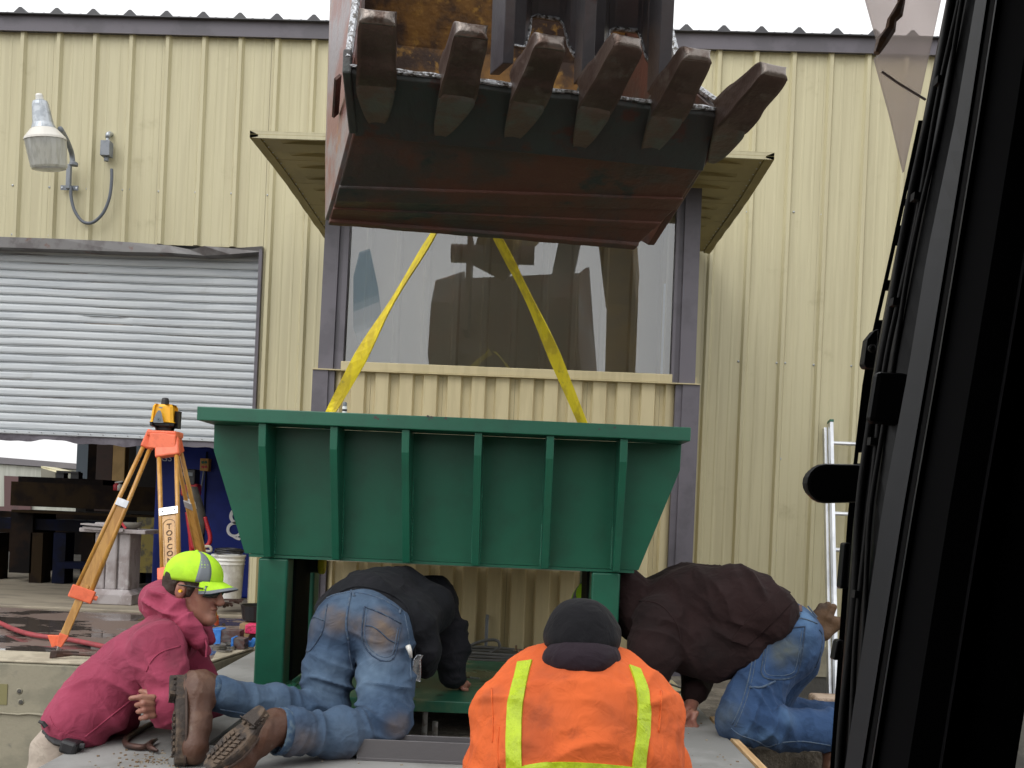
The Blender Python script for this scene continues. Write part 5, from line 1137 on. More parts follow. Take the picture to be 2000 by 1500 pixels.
LIME = mat('lime_reflective', (.46, .60, .012), .5, c2=(.38,.50,.01), vs=12, c3=(.36,.45,.05), s3=25, lo3=.66, hi3=.8, bump=.4, bs=120, bst=(1,1,.4))
LIMECAP = mat('lime_cap', (.46, .80, .02), .75, c2=(.38,.68,.02), vs=9, c3=(.22,.30,.03), s3=22, lo3=.66, hi3=.74, bump=.2, bs=200)
GREYREF = mat('grey_reflective', (.16,.18,.20), .5, bump=.1, bs=200)
FLEECE = cloth('black_fleece', (.005,.005,.007), ws=.4, wb_=220)
PURP = cloth('dark_plum_collar', (.018,.011,.017), ws=.2)
BOOT = mat('brown_boot_leather', (.085, .036, .020), .55, c2=(.12, .062, .038), vs=11, vlo=.45, vhi=.65, c3=(.17,.12,.09), s3=14, lo3=.62, hi3=.72, bump=.6, bs=45, bd=.006)
SOLE = mat('muddy_sole', (.040, .031, .026), .85, c2=(.10,.07,.048), vs=16, vlo=.45, vhi=.6, bump=.8, bs=50)
WELT = mat('dark_welt', (.045,.026,.018), .7, bump=.3, bs=80)
LEATH = mat('tan_leather_glove', (.10,.052,.022), .7, c2=(.05,.028,.014), vs=10, bump=.6, bs=30)
BELT = mat('brown_belt', (.09,.04,.035), .5, bump=.2, bs=60)
LENSG = mat('dark_green_lens', (.02,.05,.045), .08, spec=.8)
def bvh(o):
    return BVHTree.FromPolygons([v.co.copy() for v in o.data.vertices], [tuple(p.vertices) for p in o.data.polygons])
def hit(bv, px, py, off=.002):
    r = ray(px, py).normalized(); h_, n_, i_, d_ = bv.ray_cast(EYE, r, 12)
    if h_ is None: return None
    if n_.dot(r) > 0: n_ = -n_
    return h_+n_*off, n_
def dens(pl, step=7):
    out = []
    for (x0, y0), (x1, y1) in zip(pl[:-1], pl[1:]):
        n_ = max(1, int(math.hypot(x1-x0, y1-y0)/step)); out += [(x0+(x1-x0)*i/n_, y0+(y1-y0)*i/n_) for i in range(n_)]
    return out+[pl[-1]]
def stitch(name, bv, pl, r, m, parent, curve=True):
    if curve: pl = [(p.x, p.y) for p in smoothpath([(x, y, 0) for x, y in pl], 4)]
    pts = [h_[0] for h_ in (hit(bv, x, y, r*.3) for x, y in dens(pl, 6)) if h_]
    if len(pts) < 2: return None
    keep = [pts[0]]
    for p in pts[1:]:
        if (p-keep[-1]).length < .08: keep.append(p)
    if len(keep) < 2: return None
    return MB().tube(keep, r, 6).build(name, m, parent, smooth=True)
def band(name, bv, A, B_, m, parent, off=.004, th=.003, nA=40, nB=5, wob=.0):
    A = [(p.x, p.y) for p in smoothpath([(x, y, 0) for x, y in A], 6)]; B_ = [(p.x, p.y) for p in smoothpath([(x, y, 0) for x, y in B_], 6)]
    def at(pl, t):
        f = t*(len(pl)-1); i = min(int(f), len(pl)-2); f -= i; return pl[i][0]+(pl[i+1][0]-pl[i][0])*f, pl[i][1]+(pl[i+1][1]-pl[i][1])*f
    top = []; bot = []
    for i in range(nA+1):
        a_ = at(A, i/nA); b_ = at(B_, i/nA); rt = []; rb = []
        for j in range(nB+1):
            t = j/nB; h_ = hit(bv, a_[0]+(b_[0]-a_[0])*t, a_[1]+(b_[1]-a_[1])*t, 0)
            if h_ is None: break
            rt.append(h_[0]+h_[1]*off); rb.append(h_[0]-h_[1]*th)
        if len(rt) == nB+1: top.append(rt); bot.append(rb)
    if len(top) < 2: return None
    rings = [t+b_[::-1] for t, b_ in zip(top, bot)]
    return MB().loft(rings).build(name, m, parent, smooth=False)
def hand(vol, wrist, palm, fingers, thumb, rp=.028, k=.006, rf=.0085):
    vol.cone(wrist, palm, .026, rp, .02); 
    for f_ in fingers:
        r0 = rf
        for i in range(len(f_)-1): vol.cone(f_[i], f_[i+1], r0-(.0008*i), r0-.0008*(i+1), k if i else .010)
    for i in range(len(thumb)-1): vol.cone(thumb[i], thumb[i+1], .0115-.001*i, .0105-.001*i, k if i else .012)
def headprims(v, c, f, u, s=1.0, neck=None, face=True):
    f = f.normalized(); r = f.cross(u).normalized(); u = r.cross(f).normalized(); M = [r, f, u]
    q = lambda a, b, d: c+r*(a*s)+f*(b*s)+u*(d*s)
    v.ell(q(0,-.012,.022), (.076*s,.096*s,.092*s), M, .01); v.ell(q(0,.032,-.042), (.058*s,.060*s,.078*s), M, .03)
    if face:
        v.cone(q(-.042,-.005,-.07), q(-.014,.075,-.100), .024*s, .02*s, .03); v.cone(q(.042,-.005,-.07), q(.014,.075,-.100), .024*s, .02*s, .03)
        v.ell(q(0,.084,-.098), (.024*s,.017*s,.018*s), M, .015)
        v.cone(q(0,.088,.006), q(0,.110,-.030), .0095*s, .0125*s, .010); v.ell(q(0,.105,-.035), (.017*s,.013*s,.010*s), M, .006)
        v.ell(q(0,.086,.020), (.050*s,.014*s,.012*s), M, .015)      # brow
        for a in (-1, 1): v.ell(q(a*.030,.083,.0), (.016*s,.012*s,.011*s), M, .0, True); v.ell(q(a*.030,.073,.001), (.0125*s,.0125*s,.0125*s), M, .002)
        v.ell(q(0,.090,-.058), (.023*s,.010*s,.0065*s), M, .005); v.ell(q(0,.088,-.070), (.020*s,.010*s,.0075*s), M, .005)
        v.ell(q(0,.100,-.0635), (.024*s,.010*s,.002*s), M, 0, True)
    for a in (-1, 1):
        v.ell(q(a*.076,-.012,-.012), (.010*s,.019*s,.032*s), M, .006); v.ell(q(a*.088,-.006,-.010), (.008*s,.010*s,.018*s), M, 0, True)
    if neck is not None: v.cone(q(0,-.02,-.05), neck, .058*s, .064*s, .03)
    return q, r, f, u
def cap(c, f, u, parent, rad=(.088,.108,.100), bill=True, stripe=True, z0=.018, names=('cap_crown',)):
    f = f.normalized(); r = f.cross(u).normalized(); u = r.cross(f).normalized()
    def pt(th_, ph, k=1.0): return c+(r*(math.sin(th_)*math.cos(ph)*rad[0])+f*(math.cos(th_)*math.cos(ph)*rad[1]))*k+u*(math.sin(ph)*rad[2]*k)+u*z0-f*.008
    b = MB(); rings = []
    for i in range(15):
        ph = -.16+i/14*(math.pi/2+.16-.02); rings.append([pt(2*math.pi*j/48, ph, 1+.006*math.sin(ph*3)+(-.006 if j % 8 == 0 else 0)) for j in range(48)])
    b.loft(rings, caps=False); b.f.append(tuple(len(b.v)-48+j for j in range(48))); crown = b.build('cap', LIMECAP, parent, smooth=True, solid=.004)
    b = MB(); b.lathe(pt(0, math.pi/2), [(.007,0),(.006,.004),(.002,.006)], 10, M=Matrix((r, f, u)).transposed()); b.build('cap_button', LIMECAP, crown)
    if stripe:
        for th0, th1, nm in ((-.52+math.pi/2*0+.95, 1.25, 'reflective_strip'), (-1.25, -.43, 'reflective_strip')):
            b = MB(); rings = []
            for i in range(14):
                ph = -.14+i/13*(math.pi/2+.0); w0 = th0+(th1-th0)*0; tm = (th0+th1)/2; hw = (th1-th0)/2*.62
                rings.append([pt(tm+hw*(j/4-.5)*2*(.55+.45*math.cos(ph))+.5*(ph/1.5)*(1 if tm > 0 else -1)*-.4, min(ph, 1.54), 1.016) for j in range(5)])
            b.loft(rings, close=False, caps=False); b.build(nm, GREYREF, crown, smooth=True, solid=.002)
    if bill:
        for nm, m_, e0, e1, dz in (('bill', LIMECAP, 0, .80, 0), ('bill_edge', GREYREF, .76, 1.0, .0012)):
            b = MB(); rings = []
            for i in range(8):
                e = e0+(e1-e0)*i/7; row = []
                for j in range(21):
                    a = -1+2*j/20; th_ = a*.95; base = pt(th_, -.10, 1.0); out = f*(.074*e*math.cos(a*1.35)**.6 if abs(a) < .999 else 0)+u*(-.022*e-.030*a*a*e)+u*dz
                    row.append(base+out)
                rings.append(row)
            b.loft(rings, close=False, caps=False); b.build(nm, m_, crown, smooth=True, solid=.004)
    return crown
def bootmesh(parent, heel, toe, ankle, top, soledir, nm='boot'):
    """heel, toe: centres along the sole; ankle/top: shaft; soledir: unit outward normal of the sole"""
    heel, toe, ankle, top, sdv = map(Vector, (heel, toe, ankle, top, soledir)); sdv.normalize(); ax = (toe-heel).normalized(); sdv = (sdv-ax*sdv.dot(ax)).normalized(); wd = ax.cross(sdv).normalized(); Lf = (toe-heel).length
    pts = [heel, toe, ankle, top]; lo = [min(p[i] for p in pts)-.12 for i in range(3)]; hi = [max(p[i] for p in pts)+.12 for i in range(3)]
    v = Vol(lo, hi, .005); up_ = -sdv
    M = [wd, ax, up_]
    v.ell(heel+ax*.038+up_*.050, (.046,.056,.060), M, .03); v.ell(heel+ax*Lf*.72+up_*.048, (.056,.092,.050), M, .03); v.cone(heel+ax*.06+up_*.06, heel+ax*Lf*.62+up_*.062, .052, .048, .03)
    v.ell(toe-ax*.038+up_*.046, (.052,.046,.046), M, .03)
    v.cone(heel+ax*.06+up_*.06, ankle, .050, .054, .04); v.cone(ankle, top, .054, .056, .03); v.cone(top-(top-ankle).normalized()*.012, top, .060, .058, .01)
    jc = heel+ax*.12+up_*.08
    o = tomesh(nm, v, BOOT, parent, [((ankle+heel+ax*.08)/2, .07, (top-ankle), 26, .012), (heel+ax*Lf*.6+up_*.07, .05, ax, 30, .008)], .003, 9, 2.)
    # sole slab with tread blocks
    outl = []
    for k in range(28):
        a = 2*math.pi*k/28; y_ = .5-.5*math.cos(a); s_ = math.sin(a); w_ = .040+.012*math.sin(min(1, max(0, (y_-.35)/.5))*math.pi)+.0*y_
        y2 = y_; wid = w_*(abs(s_)**.55)*(1 if s_ > 0 else -1); outl.append((wid, -.005+y2*(Lf+.02)))
    ring_ = lambda h_, k=1.0: [heel+wd*(a*k)+ax*(c_)+sdv*h_ for a, c_ in outl]
    b = MB(); b.loft([ring_(-.024, 1.04), ring_(-.018, 1.12), ring_(.008, 1.12), ring_(.016, 1.04)]); sole = b.build('sole', SOLE, o, bevel=.002)
    b = MB()
    for i in range(13):
        y_ = .012+i*(Lf-.02)/13
        if .30 < i/13 < .42: continue
        for s_ in (-1, 0, 1):
            hw = .017 if s_ else .011; cx_ = s_*.027; ww = .030 if 0 < i < 12 else .02
            c_ = heel+wd*cx_+ax*(y_+.004*abs(s_))+sdv*.018; b.prism([c_+wd*(-hw*.62)+ax*(-.006+.004*s_), c_+wd*(hw*.62)+ax*(-.006-.004*s_), c_+wd*(hw*.62)+ax*(.006-.004*s_), c_+wd*(-hw*.62)+ax*(.006+.004*s_)], sdv*.006)
    b.build('tread', SOLE, sole, kind='stuff')
    wl = MB(); wl.tube([p-sdv*.004 for p in ring_(-.014, 1.17)]+[ring_(-.014, 1.17)[0]-sdv*.004], .005, 6); wl.build('welt', WELT, o)
    e1 = (top-ankle).normalized(); f1 = e1.orthogonal().normalized(); f2 = e1.cross(f1)
    for dd, rr_ in ((.0, .062), (-.022, .0575)):
        cl = MB(); cl.tube([top+e1*(dd-.004)+f1*rr_*math.cos(t)+f2*rr_*math.sin(t) for t in np.linspace(0, 2*math.pi, 20)], .0045 if dd == 0 else .002, 6); cl.build('collar_seam', WELT, o, smooth=True)
    hb = MB(); hb.loft([[heel+wd*(a*.98)+ax*min(c_, Lf*.27)+sdv*.015 for a, c_ in outl], [heel+wd*(a*.95)+ax*min(c_, Lf*.26)+sdv*.036 for a, c_ in outl]]); hb.build('heel_block', SOLE, sole, bevel=.002)
    return o
# ------------------------------------------------------------ A: man in maroon hooded sweatshirt leaning on the slab
J = P
hipA = J(150, 1405, 3.70); midA = J(222, 1335, 3.80); chA = J(295, 1272, 3.88); nkA = J(345, 1195, 3.90); hcA = J(380, 1147, 3.86)
fA = Vector((.955, -.16, -.16)); uA_ = Vector((.12, .03, 1))
nsA = J(312, 1262, 3.68); fsA = J(362, 1240, 4.10); neA = J(340, 1382, 3.62); feA = J(392, 1345, 3.98); nwA = J(420, 1372, 3.84); fwA = J(318, 1380, 3.60)
v = Vol((hipA.x-.45, 3.2, .0), (fsA.x+.5, 4.5, hcA.z+.2), .0055)
kneeA = Vector((hipA.x+.10, 3.78, .52)); ftA = Vector((hipA.x-.02, 3.8, .08))
for dy in (-.12, .12):
    o_ = Vector((0, dy, 0)); v.chain([J(140,1440,3.70)+o_*.6, Vector((hipA.x-.03, hipA.y+dy, .52)), Vector((hipA.x-.02, hipA.y+dy, .09))], [.085,.06,.04]); v.cone(Vector((hipA.x-.02, hipA.y+dy, .06)), Vector((hipA.x+.18, hipA.y+dy, .04)), .04, .03)
v.chain([J(178,1402,3.70), J(220,1350,3.80), J(296,1292,3.88), J(340,1228,3.88), nkA], [.088,.088,.092,.058,.055], .05); v.cone(nsA, fsA, .05, .05, .04)
v.chain([nsA, neA, nwA], [.05,.042,.028]); v.chain([fsA, feA, fwA], [.05,.042,.028])
q, rA, fA_, uA2 = headprims(v, hcA, fA, uA_, 1.12, nkA)
hand(v, fwA, J(300, 1379, 3.55), [[J(300,1362,3.51), J(276,1361,3.49), J(256,1364,3.49)], [J(298,1374,3.51), J(280,1374,3.485), J(267,1377,3.49)], [J(298,1386,3.51), J(282,1387,3.485), J(270,1390,3.49)], [J(300,1398,3.51), J(286,1400,3.49), J(275,1403,3.495)]], [J(300,1364,3.58), J(285,1352,3.59), J(275,1350,3.60)], .032, rf=.0112)
hand(v, nwA, J(433, 1378, 3.86), [[J(440,1374+4*i,3.88), J(452,1376+5*i,3.88), J(460,1384+4*i,3.88)] for i in range(4)], [J(436,1372,3.84), J(446,1366,3.82), J(452,1368,3.82)])
pA = tag(tomesh('person', v, SKIN), 'man in maroon hooded sweatshirt and lime cap leaning on the slab edge, looking right', 'person')
v = Vol((hipA.x-.4, 3.2, .85), (fsA.x+.4, 4.5, hcA.z), .007)
for dy, s in ((-.085, 0), (.085, 0)):
    o_ = Vector((0, dy, 0)); v.chain([J(170,1398,3.70)+o_, J(218,1345,3.80)+o_, J(292,1288,3.88)+o_+Vector((0,dy*.5,0)), J(335,1232,3.88)+o_*.5], [.112,.118,.122,.080], .05)
v.cone(J(150, 1410, 3.64), J(215, 1402, 3.66), .072, .060, .04); v.cone(J(150, 1412, 3.80), J(235, 1405, 3.82), .074, .070, .04); v.cone(nsA, fsA, .075, .075, .07)
v.chain([nsA, neA], [.085,.074], .035); v.chain([neA, nwA], [.080,.052], .03); v.chain([fsA, feA], [.080,.068], .03); v.chain([feA, fwA], [.072,.045], .03)
v.cone(J(335, 1226, 3.78), J(368, 1238, 3.90), .055, .045, .05)
hs_sp = [(neA, .12, neA-nsA, 17, .020), (J(285,1330,3.6), .10, (1,.0,.5), 15, .018), (hipA+Vector((.05,-.1,-.02)), .16, (1,0,.8), 13, .015), (J(250,1380,3.6), .14, (.6,0,1), 12, .018), (feA, .10, feA-fsA, 18, .016), (nsA, .14, nsA-fsA, 11, .012)]
swA = tomesh('sweatshirt', v, PINK, pA, hs_sp, .006, 5, 1., attrs={'dirt': [(J(300,1225,3.7), .09, .5), (J(345,1290,3.6), .05, .4)], 'fade': [(J(235,1260,3.6), .14, .7), (J(330,1250,3.6), .08, .5)]})
# hood: thick rolled cloth around the neck, open at the front
v = Vol((nkA.x-.3, 3.5, nkA.z-.25), (nkA.x+.35, 4.35, nkA.z+.25), .006)
hoodpts = [J(402,1272,3.80), J(388,1250,3.76), J(364,1228,3.745), J(333,1202,3.76), J(311,1176,3.82), J(304,1166,3.92), J(320,1168,4.02), J(360,1190,4.06), J(396,1222,4.02), J(410,1250,3.92)]
v.chain(hoodpts, [.022,.028,.036,.044,.048,.048,.046,.042,.034,.024], .03); v.chain([J(308,1160,3.88), J(316,1153,3.92), J(326,1158,3.96)], [.032,.028,.026], .03); v.chain([J(303,1186,3.86), J(312,1206,3.86), J(345,1230,3.80)], [.046,.043,.038], .04)
v.chain([J(300,1180,3.96), J(318,1200,3.96), J(360,1222,3.96)], [.05,.05,.045], .04)
tomesh('hood', v, PINK, pA, [(J(320,1170,3.75), .12, (.4,0,1), 20, .022), (J(370,1195,3.75), .08, (.5,0,-1), 22, .014)], .005, 7, 4.)
b = MB(); b.tube([J(398,1240,3.75), J(404,1262,3.73), J(402,1284,3.72)], .004, 6); b.build('drawstring', PINK, pA)
band('waist_rib', bvh(swA), [(98,1398),(108,1418),(130,1432),(160,1442),(176,1446)], [(101,1412),(106,1436),(128,1448),(158,1456),(174,1458)], PINK, pA, .004)
bv = bvh(swA); stitch('armhole_seam', bv, [(286,1312),(296,1290),(318,1272),(352,1262)], .003, PINK, pA); stitch('side_seam', bv, [(165,1440),(200,1412),(250,1372),(282,1345)], .003, PINK, pA)
v = Vol((hipA.x-.35, 3.3, .0), (hipA.x+.4, 4.2, hipA.z+.15), .009)
for dy in (-.11, .11): v.chain([J(135,1456,3.70)+Vector((0,dy,0)), Vector((hipA.x-.04, hipA.y+dy, .52)), Vector((hipA.x-.02, hipA.y+dy, .08))], [.092,.085,.08], .05)
v.cone(J(140,1446,3.62), J(140,1446,3.78), .092, .092, .05)
tomesh('trousers', v, KHAKI, pA, [(hipA+Vector((0,0,-.15)), .2, (0,0,1), 12, .015)], .004, 5, 2.)
b = MB(); c = J(140, 1462, 3.50); bar(b, J(124,1452,3.50), J(156,1462,3.50), .05, .075, (0,1,0)); b.build('belt_pouch', BLK, pA, bevel=.012)
b = MB(); b.tube([J(88,1428,3.56), J(94,1438,3.53), J(110,1450,3.50), J(135,1456,3.49), J(165,1458,3.50)], .012, 8); b.build('belt', BLK, pA)
b = MB(); b.tube([J(90,1420,3.5), J(84,1412,3.5), J(76,1409,3.5)], [.009,.008,.005], 8); b.build('knotted_cord', BLK, pA)
for dy in (-.11, .11):
    b = MB(); b.box((hipA.x-.12, hipA.y+dy-.05, .0), (hipA.x+.17, hipA.y+dy+.05, .1)); b.build('shoe', BOOT, pA, bevel=.03)
# hair, glasses, ear plug, cap
v = Vol(tuple(hcA-Vector((.16,.16,.16))), tuple(hcA+Vector((.16,.16,.16))), .004); M_ = [rA, fA_, uA2]
v.ell(hcA-fA_*.024+uA2*.022, (.091,.105,.104), M_, .0); v.ell(hcA-fA_*.068-uA2*.040, (.066,.042,.040), M_, .03)
for a in (-1, 1):
    v.cone(hcA+rA*(.076*a)+fA_*.022+uA2*.0, hcA+rA*(.076*a)+fA_*.020-uA2*.024, .014, .007, .008)
v.ell(hcA+fA_*.082-uA2*.055, (.085,.060,.090), M_, .0, True); v.ell(hcA+fA_*.05-uA2*.10, (.085,.060,.090), M_, .0, True)
for a in (-1, 1): v.ell(hcA+rA*(.095*a)-fA_*.012-uA2*.016, (.028,.030,.042), M_, 0, True)
tomesh('hair', v, HAIR, pA, (), .003, 30, 1.)
qh = lambda a, b_, d: hcA+(rA*a+fA_*b_+uA2*d)*1.12
b = MB(); rings = []
for i in range(17):
    a = -1.15+2.3*i/16; rr_ = .098; x_ = math.sin(a)*.076; y_ = math.cos(a)*.045+.052; rings.append([qh(x_, y_, .022), qh(x_, y_+.004, .000), qh(x_*.97, y_-.002, -.018)])
b.loft(rings, close=False, caps=False); b.build('safety_glasses', LENSG, pA, smooth=True, solid=.002)
for a in (-1, 1):
    b = MB(); b.tube([qh(a*.072, .068, .012), qh(a*.083, .02, .010), qh(a*.082, -.02, .006)], .003, 6); b.build('glasses_temple', BLK, pA)
    b = MB(); p_ = qh(a*.086, -.003, -.012); b.tube([p_, p_+rA*(a*.012)], .006, 8); b.build('ear_plug', YINST, pA)
cap(hcA+uA2*.024-fA_*.004, (fA_+uA2*.10), uA2-fA_*.10, pA, rad=(.096,.116,.100))
# ------------------------------------------------------------ B: man in jeans and black jacket kneeling, body under the hopper
hipB = J(705, 1205, 4.00); lhB = J(655, 1222, 3.98); rhB = J(752, 1225, 4.00)
lkB = Vector(Pz(640, 1440, 1.07)); lkB = J(628, 1400, 3.86); rkB = J(742, 1436, 3.70); laB = J(428, 1356, 3.56); raB = J(566, 1430, 3.45)
ch1 = J(775, 1168, 4.45); nk = J(800, 1165, 4.72); shR = J(845, 1165, 4.66); shL = J(745, 1190, 4.80); elR = J(880, 1245, 4.60); wrR = J(885, 1330, 4.56); elL = J(760,1270,4.95); wrL = J(775,1330,4.9)
v = Vol((laB.x-.25, 3.2, .95), (shR.x+.35, 5.35, 1.95), .0055)
v.chain([lhB, lkB, laB], [.085,.06,.042]); v.chain([rhB, rkB, raB], [.085,.06,.042]); v.chain([hipB, (hipB+ch1)/2, ch1, nk], [.11,.11,.115,.055], .05)
v.cone(shR, shL, .06, .06, .04); v.chain([shR, elR, wrR], [.05,.04,.026]); v.chain([shL, elL, wrL], [.05,.04,.026])
headprims(v, J(800, 1195, 4.92), Vector((.1,.7,-.7)), Vector((0,.7,.7)), .98, nk)
hand(v, wrR, J(903, 1338, 4.60), [[J(905,1332+3*i,4.62), J(912,1332+3.5*i,4.63+.006*i), J(918-1.5*i,1336+2.5*i,4.63+.004*i)] for i in range(4)], [J(898,1338,4.56), J(904,1345,4.55), J(912,1347,4.56)], .024, rf=.0078)
hand(v, wrL, wrL+Vector((.02,.04,-.03)), [[wrL+Vector((.02*i-.03,.05,-.04)), wrL+Vector((.02*i-.03,.09,-.05))] for i in range(4)], [wrL+Vector((-.02,.03,-.03)), wrL+Vector((-.05,.06,-.05))])
v.cone(laB, laB+Vector((-.04,-.05,-.02)), .04, .035)
pB = tag(tomesh('person', v, SKIN), 'man in faded blue jeans and black jacket kneeling with his back under the green hopper', 'person')
v = Vol((laB.x-.15, 3.2, 1.0), (rhB.x+.35, 4.35, 1.80), .0065)
v.ell(J(700,1212,4.0), (.168,.15,.125), None, .03); v.ell(J(656,1235,3.95), (.105,.115,.13), None, .05); v.ell(J(748,1245,3.94), (.105,.12,.13), None, .05)
v.chain([lhB+Vector((0,0,-.03)), (lhB+lkB)/2+Vector((0.0,-.02,.0)), lkB+Vector((.01,0,.03))], [.108,.090,.078], .035); v.chain([rhB+Vector((.0,0,-.03)), (rhB+rkB)/2+Vector((.01,.01,0)), rkB+Vector((.015,0,.045))], [.112,.098,.088], .035)
v.chain([lkB, (lkB+laB)/2+Vector((0,0,.005)), laB], [.080,.068,.066], .03); v.chain([rkB, (rkB+raB)/2+Vector((0,0,.0)), raB], [.088,.076,.080], .03)
spB = [(lkB+Vector((.02,0,.07)), .14, (.25,0,1), 19, .026), (rkB+Vector((0,0,.10)), .16, (.25,0,1), 17, .028), ((rkB+raB)/2, .14, raB-rkB, 15, .018), ((lkB+laB)/2, .12, laB-lkB, 15, .014), (raB, .09, raB-rkB, 24, .014),
       (J(705,1270,3.9), .10, (.2,0,1), 16, .012), (J(620,1290,3.9), .12, (.3,0,1), 12, .010), (J(785,1300,3.9), .12, (-.3,0,1), 13, .016)]
dirtB = [(J(655,1212,3.83), .055, .8), (J(748,1235,3.80), .085, .9), (J(742,1205,3.85), .05, .6), (J(625,1225,3.9), .05, .5), (J(700,1222,3.83), .05, .5), (J(640,1200,3.85), .05, .6), (J(670,1455,3.6), .09, .35), (J(700,1475,3.6), .08, .5), (J(785,1420,3.6), .06, .5), (J(590,1455,3.4), .07, .5), (J(560,1470,3.4), .06, .5)]
fadeB = [(J(640,1330,3.85), .10, .55), (J(730,1330,3.82), .12, .7), (J(735,1295,3.82), .08, .6), (J(520,1365,3.6), .12, .4), (J(660,1440,3.5), .12, .3), (J(700,1165,3.9), .10, .4), (J(455,1360,3.5), .05, .5)]
HEMB = [(laB+(laB-lkB).normalized()*.055, (laB-lkB).normalized(), .068), (raB+(raB-rkB).normalized()*.05, (raB-rkB).normalized(), .080)]
def cutter(hems, rad=.16):
    def f(V):
        k = np.ones(len(V), bool)
        for c, a, r in hems: d = V-np.array(c); k &= ~(((d @ np.array(a)) > 0) & (np.linalg.norm(d, axis=1) < rad))
        return k
    return f
jnB = tomesh('jeans', v, DENIM, pB, spB, .005, 6, 3., cut=cutter(HEMB), attrs={'dirt': dirtB, 'fade': fadeB})
bv = bvh(jnB)
for pl, r_, m_ in (([(687,1152),(680,1185),(676,1220),(680,1250)], .0045, SEAM), ([(608,1190),(650,1163),(700,1158),(745,1170),(785,1193)], .0035, SEAM),
    ([(640,1180),(636,1200),(631,1230),(622,1248),(606,1271),(597,1271)], .003, SEAMD), ([(598,1212),(615,1206),(632,1212)], .0028, SEAMD),
    ([(712,1185),(708,1250),(735,1286),(768,1286),(782,1225)], .0035, SEAMD), ([(712,1185),(745,1198),(783,1218)], .0035, SEAMD), ([(717,1190),(713,1247),(737,1279),(765,1279),(777,1226)], .002, SEAM), ([(713,1222),(728,1224),(745,1236),(760,1250),(778,1257)], .0028, SEAMD),
    ([(680,1250),(684,1290),(690,1320)], .004, SEAMD), ([(790,1200),(797,1240),(800,1280),(803,1330)], .003, SEAM), ([(430,1385),(470,1392),(520,1400),(570,1412)], .003, SEAM)):
    stitch('seam', bv, pl, r_, m_, jnB)
for cx in ((683,1146,700,1165), (628,1165,632,1182), (783,1180,788,1198)):
    stitch('belt_loop', bv, [(cx[0], cx[1]+2), (cx[2]-8, cx[3])], .005, SEAM, jnB, False)
def cuffs(o, hems, m):
    co = np.array([v_.co[:] for v_ in o.data.vertices])
    for c_, a_, r_ in hems:
        e1 = a_.orthogonal().normalized(); e2 = a_.cross(e1); pts = []
        d = co-np.array(c_); dd = d @ np.array(a_); sel = (dd > -.02) & (np.linalg.norm(d, axis=1) < .15); d = d[sel]; an = np.arctan2(d @ np.array(e2), d @ np.array(e1)); rd = np.sqrt((d @ np.array(e1))**2+(d @ np.array(e2))**2)
        if len(d) < 10: continue
        for t in np.linspace(-math.pi, math.pi, 29)[:-1]:
            w_ = np.exp(-(np.angle(np.exp(1j*(an-t)))/.18)**2); r1 = float((rd*w_).sum()/w_.sum())+.002; pts.append(r1)
        rings = []
        for off, ex_ in ((-.030, .0035), (-.028, .007), (-.002, .0075), (.001, .003), (-.001, -.002), (-.02, -.004)):
            rings.append([Vector(c_)+a_*off+(e1*math.cos(t)+e2*math.sin(t))*(r1+ex_) for t, r1 in zip(np.linspace(-math.pi, math.pi, 29)[:-1], pts)])
        MB().loft(rings+[rings[0]], caps=False).build('cuff', m, o, smooth=True)
DENC = cloth('denim_cuff', (.045,.085,.15), c2=(.10,.15,.20), vs=30, ws=.4)
cuffs(jnB, HEMB, DENC)
bootmesh(pB, J(352, 1322, 3.50), J(350, 1486, 3.36), J(392, 1345, 3.52), J(425, 1354, 3.56), (-.93, -.36, .05))
bootmesh(pB, J(520, 1394, 3.36), J(412, 1498, 3.24), J(545, 1418, 3.42), J(572, 1430, 3.46), (-.50, -.72, .50))
v = Vol((J(560,1100,4.2).x, 3.7, 1.0), (shR.x+.35, 5.4, 1.95), .007)
v.chain([J(715,1195,4.12), J(745,1178,4.30), J(780,1172,4.48), J(795,1178,4.72)], [.150,.150,.135,.11], .06); v.chain([J(675,1200,4.15), J(705,1182,4.40), J(750,1185,4.7)], [.125,.125,.115], .05)
v.chain([J(775,1218,4.08), J(800,1215,4.22), J(835,1190,4.45)], [.105,.115,.115], .05); v.cone(shR, shL, .085, .085, .06)
v.chain([J(812,1225,4.10), J(825,1270,4.15), J(832,1300,4.20)], [.075,.070,.050], .05)
v.chain([shR, elR], [.098,.082], .04); v.chain([elR, J(883,1318,4.56)], [.082,.066], .03); v.chain([shL, elL, wrL], [.09,.075,.06], .04)
jkB = tomesh('black_jacket', v, BLKJ, pB, [(J(770,1130,4.3), .2, (.5,.2,.6), 12, .022), (elR, .14, elR-shR, 16, .026), (J(850,1230,4.3), .16, (.9,0,.3), 12, .024), (J(640,1160,4.1), .12, (.4,0,1), 14, .014), (J(880,1310,4.5), .07, (0,0,1), 24, .012)], .006, 5, 6.)
bv = bvh(jkB); stitch('sleeve_seam', bv, [(838,1105),(858,1140),(872,1180),(890,1205),(900,1222)], .003, BLKJ, jkB); stitch('jacket_hem', bv, [(607,1222),(620,1195),(650,1165),(690,1147),(730,1150),(770,1165),(797,1190),(805,1230),(812,1290)], .005, BLKJ, jkB)
b = MB(); c = J(814, 1303, 3.86); b.loft([rr(c, .017, .010, c.z-.055), rr(c, .019, .012, c.z-.03), rr(c, .016, .011, c.z+.03), rr(c+Vector((.012,0,0)), .014, .010, c.z+.05)]); b.build('tape_measure', mat('chrome', (.7,.72,.75), .15, .9, c2=(.3,.32,.35), vs=40), pB, bevel=.004)
b = MB(); b.tube([J(797,1262,3.84), J(800,1270,3.83), J(803,1284,3.84)], [.012,.010,.006], 7); b.build('rag_edge', WHITE, pB, smooth=True)
